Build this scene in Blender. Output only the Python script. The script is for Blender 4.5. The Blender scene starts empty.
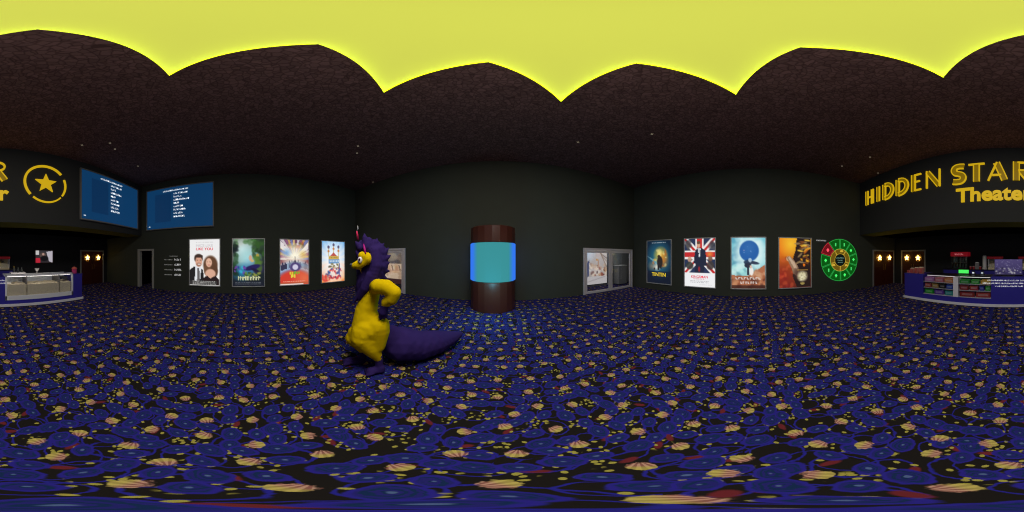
import bpy, bmesh, math, random
from mathutils import Vector, Matrix
random.seed(7)
C = bpy.context.scene.collection
PI = math.pi
EYE = 1.6
YAW = 5.0                                   # the camera looks 5 degrees to the right of the back wall's normal
XL, XR, YB, YF = -6.8, 6.3, 5.7, -7.4       # room walls
YS, ZS = -4.8, 2.62                         # fascia above the concession recess
ZC = 5.355                                  # ceiling
DEG = 360.0 / 1024.0

# ---------------------------------------------------------------- measuring helpers
def bearing(px): return math.radians((px - 512) * DEG + YAW)
def elev(v): return math.radians((256 - v) * DEG)
def on_y(px, v, y):
    a = bearing(px); x = y * math.tan(a); d = math.hypot(x, y)
    return Vector((x, y, EYE + d * math.tan(elev(v))))
def on_x(px, v, x):
    a = bearing(px); y = x / math.tan(a); d = math.hypot(x, y)
    return Vector((x, y, EYE + d * math.tan(elev(v))))

# ---------------------------------------------------------------- colours and materials
def lin1(c):
    c /= 255.0
    return c / 12.92 if c <= 0.04045 else ((c + 0.055) / 1.055) ** 2.4
def lin(rgb): return (lin1(rgb[0]), lin1(rgb[1]), lin1(rgb[2]), 1.0)
MATS = {}
def mat(name, rgb, rough=0.6, metal=0.0, emit=None, es=1.0, spec=0.3, vary=0.0, scale=12.0):
    if name in MATS: return MATS[name]
    m = bpy.data.materials.new(name); m.use_nodes = True
    nt = m.node_tree; b = nt.nodes['Principled BSDF']
    b.inputs['Base Color'].default_value = lin(rgb)
    b.inputs['Roughness'].default_value = rough
    b.inputs['Metallic'].default_value = metal
    b.inputs['Specular IOR Level'].default_value = spec
    if emit:
        b.inputs['Emission Color'].default_value = lin(emit)
        b.inputs['Emission Strength'].default_value = es
    if vary:
        tc = nt.nodes.new('ShaderNodeTexCoord'); n = nt.nodes.new('ShaderNodeTexNoise')
        n.inputs['Scale'].default_value = scale; n.inputs['Detail'].default_value = 3
        mx = nt.nodes.new('ShaderNodeMix'); mx.data_type = 'RGBA'
        k0, k1 = 1 - vary, 1 + vary
        L = lin(rgb)
        mx.inputs[6].default_value = (L[0]*k0, L[1]*k0, L[2]*k0, 1)
        mx.inputs[7].default_value = (min(1, L[0]*k1), min(1, L[1]*k1), min(1, L[2]*k1), 1)
        nt.links.new(tc.outputs['Object'], n.inputs['Vector'])
        nt.links.new(n.outputs['Fac'], mx.inputs[0])
        nt.links.new(mx.outputs[2], b.inputs['Base Color'])
    MATS[name] = m
    return m
def glass_mat(name, tint, gloss=0.06, clear=1.0):
    if name in MATS: return MATS[name]
    m = bpy.data.materials.new(name); m.use_nodes = True
    nt = m.node_tree; nt.nodes.clear()
    o = nt.nodes.new('ShaderNodeOutputMaterial'); t = nt.nodes.new('ShaderNodeBsdfTransparent')
    g = nt.nodes.new('ShaderNodeBsdfGlossy'); mx = nt.nodes.new('ShaderNodeMixShader')
    t.inputs['Color'].default_value = tint + (1,)
    g.inputs['Roughness'].default_value = 0.05
    mx.inputs[0].default_value = gloss
    nt.links.new(t.outputs[0], mx.inputs[1]); nt.links.new(g.outputs[0], mx.inputs[2])
    nt.links.new(mx.outputs[0], o.inputs[0])
    MATS[name] = m
    return m
def print_mat(name, strength):
    if name in MATS: return MATS[name]
    m = bpy.data.materials.new(name); m.use_nodes = True
    nt = m.node_tree; b = nt.nodes['Principled BSDF']
    a = nt.nodes.new('ShaderNodeAttribute'); a.attribute_name = 'ink'
    nt.links.new(a.outputs['Color'], b.inputs['Emission Color'])
    b.inputs['Base Color'].default_value = (0.02, 0.02, 0.02, 1)
    b.inputs['Emission Strength'].default_value = strength
    b.inputs['Roughness'].default_value = 0.5
    b.inputs['Specular IOR Level'].default_value = 0.1
    MATS[name] = m
    return m

# ---------------------------------------------------------------- mesh helpers
def add_box(bm, x0, x1, y0, y1, z0, z1, bev=0.0):
    r = bmesh.ops.create_cube(bm, size=1.0)
    vs = r['verts']
    for v in vs:
        v.co = Vector(((x0+x1)/2 + v.co.x*abs(x1-x0), (y0+y1)/2 + v.co.y*abs(y1-y0), (z0+z1)/2 + v.co.z*abs(z1-z0)))
    if bev:
        es = list({e for v in vs for e in v.link_edges})
        bmesh.ops.bevel(bm, geom=es, offset=bev, segments=2, affect='EDGES', profile=0.5)
def add_lathe(bm, prof, seg=24, c=(0, 0, 0)):
    rings = []
    for r, z in prof:
        rings.append([bm.verts.new((c[0] + r*math.cos(2*PI*i/seg), c[1] + r*math.sin(2*PI*i/seg), c[2] + z)) for i in range(seg)])
    for a, b in zip(rings, rings[1:]):
        for i in range(seg):
            j = (i+1) % seg
            bm.faces.new((a[i], a[j], b[j], b[i]))
    bm.faces.new(list(reversed(rings[0]))); bm.faces.new(rings[-1])
def add_prism(bm, pts, depth, M=None):
    """polygon pts (u, w) extruded from 0 to depth along the third axis, mapped through M(u, w, t)"""
    M = M or (lambda u, w, t: (u, w, t))
    a = [bm.verts.new(M(u, w, 0)) for u, w in pts]
    b = [bm.verts.new(M(u, w, depth)) for u, w in pts]
    n = len(pts)
    try:
        bm.faces.new(list(reversed(a))); bm.faces.new(b)
        for i in range(n):
            j = (i+1) % n
            bm.faces.new((a[i], a[j], b[j], b[i]))
    except ValueError:
        pass
def add_ribbon(bm, pts, width, t0, t1, M, closed=False):
    """flat ribbon of a width along a polyline in (u, w), extruded from t0 to t1"""
    n = len(pts)
    L, R = [], []
    for i in range(n):
        p = Vector(pts[i])
        if closed:
            d0 = (p - Vector(pts[i-1])).normalized(); d1 = (Vector(pts[(i+1) % n]) - p).normalized()
        else:
            d0 = (p - Vector(pts[i-1])).normalized() if i > 0 else (Vector(pts[1]) - p).normalized()
            d1 = (Vector(pts[i+1]) - p).normalized() if i < n-1 else d0
        d = (d0 + d1)
        d = d.normalized() if d.length > 1e-6 else d0
        nn = Vector((-d.y, d.x)); k = max(0.4, nn.dot(Vector((-d0.y, d0.x))))
        L.append(p + nn*width/2/k); R.append(p - nn*width/2/k)
    V = [[bm.verts.new(M(q.x, q.y, t)) for q in (L[i], R[i]) for t in (t0, t1)] for i in range(n)]
    rng = range(n) if closed else range(n-1)
    for i in rng:
        a, b = V[i], V[(i+1) % n]
        for k0, k1 in ((0, 1), (1, 3), (3, 2), (2, 0)):
            bm.faces.new((a[k0], a[k1], b[k1], b[k0]))
    if not closed:
        for a in (V[0], V[-1]): bm.faces.new((a[0], a[1], a[3], a[2]))
def add_tube(bm, pts, rad, seg=8):
    rings = []
    n = len(pts)
    for i in range(n):
        p = Vector(pts[i]); d = (Vector(pts[min(n-1, i+1)]) - Vector(pts[max(0, i-1)])).normalized()
        u = d.orthogonal().normalized(); w = d.cross(u)
        r = rad[i] if isinstance(rad, (list, tuple)) else rad
        rings.append([bm.verts.new(p + (u*math.cos(2*PI*k/seg) + w*math.sin(2*PI*k/seg))*r) for k in range(seg)])
    for a, b in zip(rings, rings[1:]):
        for k in range(seg):
            bm.faces.new((a[k], a[(k+1) % seg], b[(k+1) % seg], b[k]))
    bm.faces.new(list(reversed(rings[0]))); bm.faces.new(rings[-1])
def obj(name, bm, m, parent=None, smooth=False):
    bmesh.ops.recalc_face_normals(bm, faces=bm.faces)
    me = bpy.data.meshes.new(name); bm.to_mesh(me); bm.free()
    for mm in (m if isinstance(m, (list, tuple)) else [m]): me.materials.append(mm)
    if smooth:
        for p in me.polygons: p.use_smooth = True
    o = bpy.data.objects.new(name, me); C.objects.link(o)
    if parent: o.parent = parent
    return o
def B(*boxes, bev=0.0):
    bm = bmesh.new()
    for b in boxes: add_box(bm, *b, bev=bev)
    return bm
def struct(name, bm, m, parent=None, label=None):
    o = obj(name, bm, m, parent)
    if not parent: o['kind'] = 'structure'
    if label: o['label'] = label
    return o
def tag(o, label, cat, group=None, kind=None):
    o['label'] = label; o['category'] = cat
    if group: o['group'] = group
    if kind: o['kind'] = kind
    return o
def thing(name, label, cat, loc=(0, 0, 0), rz=0.0, group=None):
    o = bpy.data.objects.new(name, None); C.objects.link(o)
    o.empty_display_size = 0.1
    o.location = loc; o.rotation_euler = (0, 0, rz)
    return tag(o, label, cat, group)
def star_pts(R, r, n=5, rot=PI/2):
    return [((R if i % 2 == 0 else r)*math.cos(rot + i*PI/n), (R if i % 2 == 0 else r)*math.sin(rot + i*PI/n)) for i in range(2*n)]
def text_mesh(s, size, extrude, offset=0.0, align='LEFT'):
    cu = bpy.data.curves.new('lettering', 'FONT'); cu.body = s; cu.size = size
    cu.extrude = extrude; cu.offset = offset; cu.align_x = align; cu.resolution_u = 4
    o = bpy.data.objects.new('lettering', cu); C.objects.link(o)
    dg = bpy.context.evaluated_depsgraph_get()
    me = bpy.data.meshes.new_from_object(o.evaluated_get(dg))
    bpy.data.objects.remove(o); bpy.data.curves.remove(cu)
    return me

# ---------------------------------------------------------------- node materials of the room
def carpet_material():
    m = bpy.data.materials.new('patterned_carpet'); m.use_nodes = True
    nt = m.node_tree; N = nt.nodes; Lk = nt.links.new
    b = N['Principled BSDF']; b.inputs['Roughness'].default_value = 0.95; b.inputs['Specular IOR Level'].default_value = 0.05
    tc = N.new('ShaderNodeTexCoord')
    def math_(op, a, c=None, clamp=False):
        n = N.new('ShaderNodeMath'); n.operation = op; n.use_clamp = clamp
        for i, v in enumerate((a, c)):
            if v is None: continue
            if isinstance(v, (int, float)): n.inputs[i].default_value = v
            else: Lk(v, n.inputs[i])
        return n.outputs[0]
    def vmath(op, a, c):
        n = N.new('ShaderNodeVectorMath'); n.operation = op
        for i, v in enumerate((a, c)):
            if isinstance(v, tuple): n.inputs[i].default_value = v
            else: Lk(v, n.inputs[i])
        return n.outputs[0]
    def step(v, edge, soft):                # 1 where v < edge
        n = N.new('ShaderNodeMapRange'); n.interpolation_type = 'SMOOTHSTEP'
        Lk(v, n.inputs[0]); n.inputs[1].default_value = edge - soft; n.inputs[2].default_value = edge + soft
        n.inputs[3].default_value = 1; n.inputs[4].default_value = 0
        return n.outputs[0]
    def mixc(f, a, c):
        n = N.new('ShaderNodeMix'); n.data_type = 'RGBA'
        Lk(f, n.inputs[0])
        for i, v in ((6, a), (7, c)):
            if isinstance(v, tuple): n.inputs[i].default_value = v
            else: Lk(v, n.inputs[i])
        return n.outputs[2]
    P = tc.outputs['Object']
    S = 3.7
    P2 = vmath('MULTIPLY', P, (S, S, 0.0))
    def cells(offset, rnd, scale=1.0, stretch=(1, 1)):
        q = vmath('MULTIPLY', vmath('ADD', P2, offset), (scale, scale, 1))
        v = N.new('ShaderNodeTexVoronoi'); v.voronoi_dimensions = '2D'; v.feature = 'F1'
        v.inputs['Scale'].default_value = 1.0; v.inputs['Randomness'].default_value = rnd
        Lk(q, v.inputs['Vector'])
        loc = vmath('SUBTRACT', q, v.outputs['Position'])
        sep = N.new('ShaderNodeSeparateColor'); Lk(v.outputs['Color'], sep.inputs[0])
        ang = math_('MULTIPLY', sep.outputs[0], 6.283)
        rot = N.new('ShaderNodeVectorRotate'); rot.rotation_type = 'Z_AXIS'
        Lk(loc, rot.inputs['Vector']); Lk(ang, rot.inputs['Angle'])
        sx = N.new('ShaderNodeSeparateXYZ'); Lk(rot.outputs[0], sx.inputs[0])
        xx = math_('MULTIPLY', sx.outputs[0], stretch[0]); yy = math_('MULTIPLY', sx.outputs[1], stretch[1])
        d = math_('SQRT', math_('ADD', math_('MULTIPLY', xx, xx), math_('MULTIPLY', yy, yy)))
        return dict(d=d, x=sx.outputs[0], y=sx.outputs[1], r=sep.outputs[0], g=sep.outputs[1], b=sep.outputs[2])
    nz = N.new('ShaderNodeTexNoise'); nz.inputs['Scale'].default_value = 22; nz.inputs['Detail'].default_value = 2
    Lk(P, nz.inputs['Vector'])
    wob = math_('MULTIPLY', math_('SUBTRACT', nz.outputs['Fac'], 0.5), 0.14)
    ground = lin((30, 27, 24))
    col = ground
    fz = N.new('ShaderNodeRGB'); fz.outputs[0].default_value = ground
    col = fz.outputs[0]
    # looping navy outlines between the motifs
    for off, sc_ in (((0.13, 0.71, 0), 0.9), ((0.61, 0.23, 0), 1.25)):
        o2 = cells(off, 0.8, sc_, (1.0, 1.3))
        loop = step(math_('ABSOLUTE', math_('SUBTRACT', math_('ADD', o2['d'], wob), 0.44)), 0.022, 0.015)
        col = mixc(loop, col, lin((40, 38, 132)))
    # red smears
    rs = cells((0.81, 0.43, 0), 0.9, 1.3, (1.0, 2.4))
    col = mixc(math_('MULTIPLY', step(math_('ADD', rs['d'], wob), 0.20, 0.06), math_('GREATER_THAN', rs['g'], 0.35)), col, lin((104, 38, 42)))
    # clusters of small yellow flecks
    cl = cells((0.25, 0.55, 0), 0.8, 1.15)
    fl = cells((0.37, 0.11, 0), 0.9, 7.5, (1.0, 1.4))
    keep = math_('MULTIPLY', math_('GREATER_THAN', fl['g'], 0.25), step(cl['d'], 0.26, 0.06))
    fm = math_('MULTIPLY', step(fl['d'], 0.34, 0.08), keep)
    f2 = cells((0.77, 0.31, 0), 0.9, 4.6, (1.0, 1.5))
    fm2 = math_('MULTIPLY', step(f2['d'], 0.24, 0.05), math_('GREATER_THAN', f2['g'], 0.7))
    col = mixc(math_('MAXIMUM', fm, fm2), col, lin((158, 148, 66)))
    # blue striped ovals, two sizes
    for off, sc_, rad, k in (((0.5, 0.5, 0), 1.0, 0.31, 1.0), ((0.03, 0.5, 0), 1.0, 0.25, 1.3), ((0.5, 0.02, 0), 1.0, 0.25, 0.8)):
        ov = cells(off, 0.45, sc_, (1.0, 1.5))
        od = math_('ADD', ov['d'], wob)
        st = math_('SINE', math_('ADD', math_('MULTIPLY', od, 66*k), math_('MULTIPLY', math_('ADD', ov['y'], math_('MULTIPLY', wob, 1.5)), 30)))
        stripe = step(st, 0.1, 0.5)
        ocol = mixc(stripe, lin((24, 44, 80)), lin((38, 37, 106)))
        rim = step(math_('ABSOLUTE', math_('SUBTRACT', od, rad-0.03)), 0.035, 0.02)
        ocol = mixc(rim, ocol, lin((43, 37, 130)))
        core = math_('MULTIPLY', step(od, 0.035, 0.015), 0.7)
        ocol = mixc(core, ocol, lin((90, 110, 150)))
        col = mixc(step(od, rad, 0.02), col, ocol)
    # shells, yellow at the hinge and pink at the ribs
    sh = cells((0, 0, 0), 0.42, 1.0, (1.0, 1.25))
    n2 = N.new('ShaderNodeTexNoise'); n2.inputs['Scale'].default_value = 60; n2.inputs['Detail'].default_value = 2
    Lk(P, n2.inputs['Vector'])
    wob2 = math_('MULTIPLY', math_('SUBTRACT', n2.outputs['Fac'], 0.5), 0.10)
    sd = math_('ADD', math_('ADD', sh['d'], math_('MULTIPLY', sh['y'], 0.55)), math_('ADD', math_('MULTIPLY', wob, 0.6), wob2))
    rib = N.new('ShaderNodeMath'); rib.operation = 'ARCTAN2'; Lk(sh['x'], rib.inputs[0]); Lk(math_('ADD', sh['y'], 0.30), rib.inputs[1])
    ribs = step(math_('SINE', math_('MULTIPLY', rib.outputs[0], 17)), 0.0, 0.5)
    pink = mixc(ribs, lin((186, 142, 118)), lin((138, 90, 78)))
    yel = mixc(ribs, lin((186, 168, 88)), lin((162, 146, 76)))
    lean = step(sh['y'], -0.055, 0.06)
    scol = mixc(lean, yel, pink)
    col = mixc(step(sd, 0.14, 0.02), col, scol)
    Lk(col, b.inputs['Base Color'])
    return m
CEILC0, CEILC1 = (86, 62, 58), (116, 87, 82)
def ceiling_material():
    m = bpy.data.materials.new('dark_tile_ceiling'); m.use_nodes = True
    nt = m.node_tree; N = nt.nodes; Lk = nt.links.new
    b = N['Principled BSDF']; b.inputs['Roughness'].default_value = 0.85; b.inputs['Specular IOR Level'].default_value = 0.1
    tc = N.new('ShaderNodeTexCoord')
    v = N.new('ShaderNodeTexVoronoi'); v.feature = 'DISTANCE_TO_EDGE'; v.inputs['Scale'].default_value = 12
    v2 = N.new('ShaderNodeTexVoronoi'); v2.inputs['Scale'].default_value = 12
    nz = N.new('ShaderNodeTexNoise'); nz.inputs['Scale'].default_value = 5; nz.inputs['Detail'].default_value = 4
    add = N.new('ShaderNodeVectorMath'); add.operation = 'MULTIPLY_ADD'; add.inputs[1].default_value = (0.12, 0.12, 0)
    Lk(tc.outputs['Object'], nz.inputs['Vector']); Lk(nz.outputs['Color'], add.inputs[0]); Lk(tc.outputs['Object'], add.inputs[2])
    Lk(add.outputs[0], v.inputs['Vector']); Lk(add.outputs[0], v2.inputs['Vector'])
    rp = N.new('ShaderNodeValToRGB'); rp.color_ramp.elements[0].color = lin(CEILC0); rp.color_ramp.elements[1].color = lin(CEILC1)
    rp.color_ramp.elements[0].position = 0.0; rp.color_ramp.elements[1].position = 0.14
    Lk(v.outputs['Distance'], rp.inputs[0])
    sp = N.new('ShaderNodeSeparateColor'); Lk(v2.outputs['Color'], sp.inputs[0])
    mr = N.new('ShaderNodeMapRange'); mr.inputs[3].default_value = 0.72; mr.inputs[4].default_value = 1.1; Lk(sp.outputs[0], mr.inputs[0])
    vm = N.new('ShaderNodeVectorMath'); vm.operation = 'SCALE'; Lk(rp.outputs[0], vm.inputs[0]); Lk(mr.outputs[0], vm.inputs['Scale'])
    Lk(vm.outputs[0], b.inputs['Base Color'])
    bp = N.new('ShaderNodeBump'); bp.inputs['Strength'].default_value = 0.4; bp.inputs['Distance'].default_value = 0.02
    Lk(v.outputs['Distance'], bp.inputs['Height']); Lk(bp.outputs[0], b.inputs['Normal'])
    return m
WALL = mat('charcoal_wall_paint', (70, 73, 64), 0.9, spec=0.1, vary=0.08, scale=2.0)
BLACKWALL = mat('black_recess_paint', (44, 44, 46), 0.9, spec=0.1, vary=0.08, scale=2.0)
FASCIA = mat('dark_fascia_paint', (58, 58, 56), 0.9, spec=0.1)
SOFFIT = mat('olive_painted_glow', (120, 118, 52), 0.9, spec=0.1, vary=0.12, scale=3)
VOIDM = mat('black_painted_shade', (6, 6, 6), 0.95, spec=0.0)
CARPET = carpet_material(); CEIL = ceiling_material()
STEEL = mat('brushed_grey_metal', (224, 218, 218), 0.35, 0.25, spec=0.5)
GREYFRAME = mat('grey_frame_metal', (150, 148, 144), 0.5, 0.2)
GLASS = glass_mat('clear_pane', (0.93, 0.94, 0.95), 0.05)

# ---------------------------------------------------------------- the room shell
T = 0.2
struct('floor', B((XL-2.6, XR+T, YF-T, YB+2.2, -0.1, 0.0)), CARPET)
DW = dict(y0=-4.98, y1=-4.12, z=1.92)                       # dark doorway in the left wall
struct('wall_left', B((XL-T, XL, YF-T, DW['y0'], 0, ZC), (XL-T, XL, DW['y1'], YB, 0, ZC), (XL-T, XL, DW['y0'], DW['y1'], DW['z'], ZC)), WALL)
struct('wall_right', B((XR, XR+T, YF-T, YB+T, 0, ZC)), WALL)
GD = ((-6.50, -3.62), (3.286, 6.156)); GZ = 1.93
struct('wall_back', B((XL-T, GD[0][0], YB, YB+T, 0, ZC), (GD[0][1], GD[1][0], YB, YB+T, 0, ZC), (GD[1][1], XR, YB, YB+T, 0, ZC),
                      (GD[0][0], GD[0][1], YB, YB+T, GZ, ZC), (GD[1][0], GD[1][1], YB, YB+T, GZ, ZC)), WALL)
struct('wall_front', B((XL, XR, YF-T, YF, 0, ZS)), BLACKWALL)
struct('trim_1', B((XL, XR, YS-0.02, YS, ZS+0.0, ZC)), FASCIA)                        # fascia carrying the sign
struct('trim_2', B((XL, XR, YS-0.93, YS-0.02, ZS, ZS+0.12)), SOFFIT)                  # front of its underside, the light on it painted in as olive
struct('trim_3', B((XL, XR, YF, YS-0.93, ZS+0.03, ZS+0.12)), VOIDM)                  # rest of the recess ceiling, its shade painted in as black
# dark passage behind the doorway
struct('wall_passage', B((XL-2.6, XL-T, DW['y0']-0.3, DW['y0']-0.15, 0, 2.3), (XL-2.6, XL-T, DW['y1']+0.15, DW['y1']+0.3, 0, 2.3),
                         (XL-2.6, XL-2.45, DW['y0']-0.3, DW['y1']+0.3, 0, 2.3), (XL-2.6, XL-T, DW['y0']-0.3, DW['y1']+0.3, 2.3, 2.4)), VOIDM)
# ceiling with a star cut through it
SC = Vector((0.202, 0.409)); SR, Sr = 2.28, 1.145; SROT = PI/2 - math.radians(21.4)
def star_at(R, r): return [(SC.x + x, SC.y + y) for x, y in star_pts(R, r, 5, SROT)]
bm = bmesh.new()
outer = [bm.verts.new((x, y, ZC)) for x, y in ((XL-T, YS-0.02), (XR+T, YS-0.02), (XR+T, YB+T), (XL-T, YB+T))]
inner = [bm.verts.new((x, y, ZC)) for x, y in star_at(SR, Sr)]
es = [bm.edges.new((l[i], l[(i+1) % len(l)])) for l in (outer, inner) for i in range(len(l))]
bmesh.ops.triangle_fill(bm, edges=es, use_beauty=True, use_dissolve=False)
ext = bmesh.ops.extrude_face_region(bm, geom=list(bm.faces))
for v in [g for g in ext['geom'] if isinstance(g, bmesh.types.BMVert)]: v.co.z += 0.05
struct('ceiling', bm, CEIL)

# ---------------------------------------------------------------- star light in the ceiling
sl = thing('star_ceiling_light', 'large yellow glowing star shaped light recessed in the dark ceiling', 'ceiling light', (SC.x, SC.y, ZC+0.05))
def loc_star(R, r): return star_pts(R, r, 5, SROT)
bm = bmesh.new()
w = [(bm.verts.new((x, y, 0.0)), bm.verts.new((x, y, 0.13))) for x, y in loc_star(SR+0.42, Sr+0.21)]
for i in range(10):
    a, b_ = w[i], w[(i+1) % 10]; bm.faces.new((a[0], b_[0], b_[1], a[1]))
YPAINT = mat('yellow_recess_paint', (230, 228, 90), 0.8)
obj('recess_wall', bm, YPAINT, sl)
bm = bmesh.new(); add_prism(bm, loc_star(SR+0.45, Sr+0.23), 0.03, lambda u, w_, t: (u, w_, 0.13+t))
obj('diffuser_panel', bm, mat('glowing_yellow_panel', (180, 190, 10), 0.7, emit=(206, 207, 90), es=0.84), sl)
bm = bmesh.new()
ring = [(x, y, 0.05) for x, y in loc_star(SR+0.05, Sr+0.025)]
for i in range(10): add_tube(bm, [ring[i], ring[(i+1) % 10]], 0.016, 8)
obj('light_strip', bm, mat('neon_yellow_strip', (230, 255, 20), 0.5, emit=(222, 250, 0), es=3.0), sl)

# ---------------------------------------------------------------- double doors with star lamps
DOORWOOD = mat('dark_red_stained_wood', (64, 24, 15), 0.45, vary=0.25, scale=5)
STARLAMP = mat('warm_star_lamp', (255, 230, 150), 0.5, emit=(255, 206, 96), es=9.0)
BRASS = mat('dull_brass', (170, 130, 60), 0.35, 0.8)
DARKGREY = mat('dark_grey_metal', (70, 70, 72), 0.5, 0.3)
def star_door(name, center, rz, width, label):
    """double door; local x runs along the wall, local -y faces the room"""
    d = bpy.data.objects.new(name, None); C.objects.link(d)
    d.location = center; d.rotation_euler = (0, 0, rz); d['kind'] = 'structure'; d['label'] = label
    h = 1.93; w = width/2; f = 0.075
    obj('door_frame', B((-w, -w+f, -0.06, 0, 0, h), (w-f, w, -0.06, 0, 0, h), (-w+f, w-f, -0.06, 0, h-f, h), bev=0.006), GREYFRAME, d)
    for s in (-1, 1):
        x0, x1 = (-w+f, -0.006) if s < 0 else (0.006, w-f)
        leaf = obj('door_leaf', B((x0, x1, -0.035, 0, 0.01, h-f-0.005), (x0+0.1, x1-0.1, -0.045, -0.03, 0.15, 1.05), bev=0.004), DOORWOOD, d)
        cx = (x0+x1)/2
        bm = bmesh.new(); add_prism(bm, [(cx+u, 1.50+q) for u, q in star_pts(0.155, 0.07)], 0.025, lambda u, q, t: (u, -0.105+t, q))
        obj('star_lamp', bm, STARLAMP, leaf)
        bm = bmesh.new(); add_ribbon(bm, [(cx+0.2*math.cos(k*PI/12), 1.5+0.2*math.sin(k*PI/12)) for k in range(24)], 0.025, -0.05, -0.03, lambda u, q, t: (u, t, q), True)
        obj('lamp_ring', bm, BRASS, leaf)
        bm = bmesh.new(); hx = -0.07*(-s)
        add_tube(bm, [(hx, -0.035, 0.85), (hx, -0.085, 0.87), (hx, -0.085, 1.13), (hx, -0.035, 1.15)], 0.011, 8)
        obj('door_handle', bm, BRASS, leaf)
    return d
star_door('door_1', (XR, -6.45, 0), -PI/2, 1.68, 'dark wooden double door with glowing stars on the right wall')
star_door('door_2', ((5.78+4.19)/2, YF, 0), PI, 1.6, 'dark wooden double door with glowing stars behind the candy counter')
star_door('door_3', ((-4.82-6.5)/2, YF, 0), PI, 1.68, 'dark wooden double door with glowing stars beside the popcorn counter')
# open dark doorway
y0, y1, z = DW['y0'], DW['y1'], DW['z']
o = struct('door_4', B((XL-T, XL+0.03, y0-0.06, y0+0.07, 0, z+0.03), (XL-T, XL+0.03, y1-0.05, y1+0.06, 0, z+0.03), (XL-T, XL+0.03, y0+0.07, y1-0.05, z-0.06, z+0.03), bev=0.006),
           mat('painted_grey_door_frame', (170, 168, 160), 0.6), None, 'open unlit doorway in a plain grey frame below the blue screen')

# ---------------------------------------------------------------- painting printed pictures point by point
class Canvas:
    def __init__(s, w, h, top, bot):
        s.w, s.h = w, h
        s.p = [[tuple(top[k] + (bot[k]-top[k])*j/(h-1) for k in range(3)) for i in range(w)] for j in range(h)]
        s.ar = w / h
    def each(s, f):
        for j in range(s.h):
            for i in range(s.w):
                a, c = f(i/(s.w-1), j/(s.h-1))
                if a > 0:
                    o = s.p[j][i]; a = min(1, a)
                    s.p[j][i] = tuple(o[k]*(1-a) + c[k]*a for k in range(3))
    def ell(s, cx, cy, rx, ry, c, a=1.0, soft=0.12, rot=0.0):
        cs, sn = math.cos(rot), math.sin(rot)
        def f(x, y):
            dx, dy = (x-cx)*s.ar, (y-cy)
            u, v = dx*cs + dy*sn, -dx*sn + dy*cs
            d = math.hypot(u/(rx*s.ar), v/ry)
            return (a * max(0, min(1, (1+soft-d)/(2*soft))), c)
        s.each(f)
    def glow(s, cx, cy, rx, ry, c, a=1.0, p=1.5):
        s.each(lambda x, y: (a * max(0, 1-math.hypot((x-cx)/rx, (y-cy)/ry))**p, c))
    def rect(s, x0, y0, x1, y1, c, a=1.0):
        s.each(lambda x, y: (a if x0 <= x <= x1 and y0 <= y <= y1 else 0, c))
    def poly(s, pts, c, a=1.0):
        def f(x, y):
            ins = False; n = len(pts)
            for i in range(n):
                (xa, ya), (xb, yb) = pts[i], pts[i-1]
                if (ya > y) != (yb > y) and x < (xb-xa)*(y-ya)/(yb-ya)+xa: ins = not ins
            return (a if ins else 0, c)
        s.each(f)
    def line(s, xa, ya, xb, yb, w, c, a=1.0):
        ax, bx = xa*s.ar, xb*s.ar
        L2 = (bx-ax)**2 + (yb-ya)**2
        def f(x, y):
            x *= s.ar
            t = max(0, min(1, ((x-ax)*(bx-ax) + (y-ya)*(yb-ya))/L2))
            d = math.hypot(x-ax-t*(bx-ax), y-ya-t*(yb-ya))
            return (a * max(0, min(1, (w/2-d)/0.008+0.5)), c)
        s.each(f)
    def specks(s, n, x0, y0, x1, y1, r, cols, a=0.7, seed=1):
        g = random.Random(seed)
        for _ in range(n):
            rr = r*(0.6+0.8*g.random())
            s.ell(x0+(x1-x0)*g.random(), y0+(y1-y0)*g.random(), rr/s.ar*0.7, rr, g.choice(cols), a, 0.3, g.random()*3)
    def blur_lines(s, y, x0, x1, c, a=0.8, th=0.012, seed=3):
        g = random.Random(seed); x = x0
        while x < x1:
            w = 0.02+0.05*g.random(); s.rect(x, y-th/2, min(x1, x+w), y+th/2, c, a); x += w+0.018
    def mesh(s, name, W, H):
        """sheet in local x (0..W to the right), z (0..H), facing -y"""
        bm = bmesh.new(); ly = bm.verts.layers.float_color.new('ink')
        V = []
        for j in range(s.h):
            row = []
            for i in range(s.w):
                v = bm.verts.new((W*i/(s.w-1)-W/2, 0, H*(1-j/(s.h-1))-H/2)); c = s.p[j][i]
                v[ly] = (lin1(max(0, min(255, c[0]))), lin1(max(0, min(255, c[1]))), lin1(max(0, min(255, c[2]))), 1)
                row.append(v)
            V.append(row)
        for j in range(s.h-1):
            for i in range(s.w-1):
                bm.faces.new((V[j][i], V[j+1][i], V[j+1][i+1], V[j][i+1]))
        return bm

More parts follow.
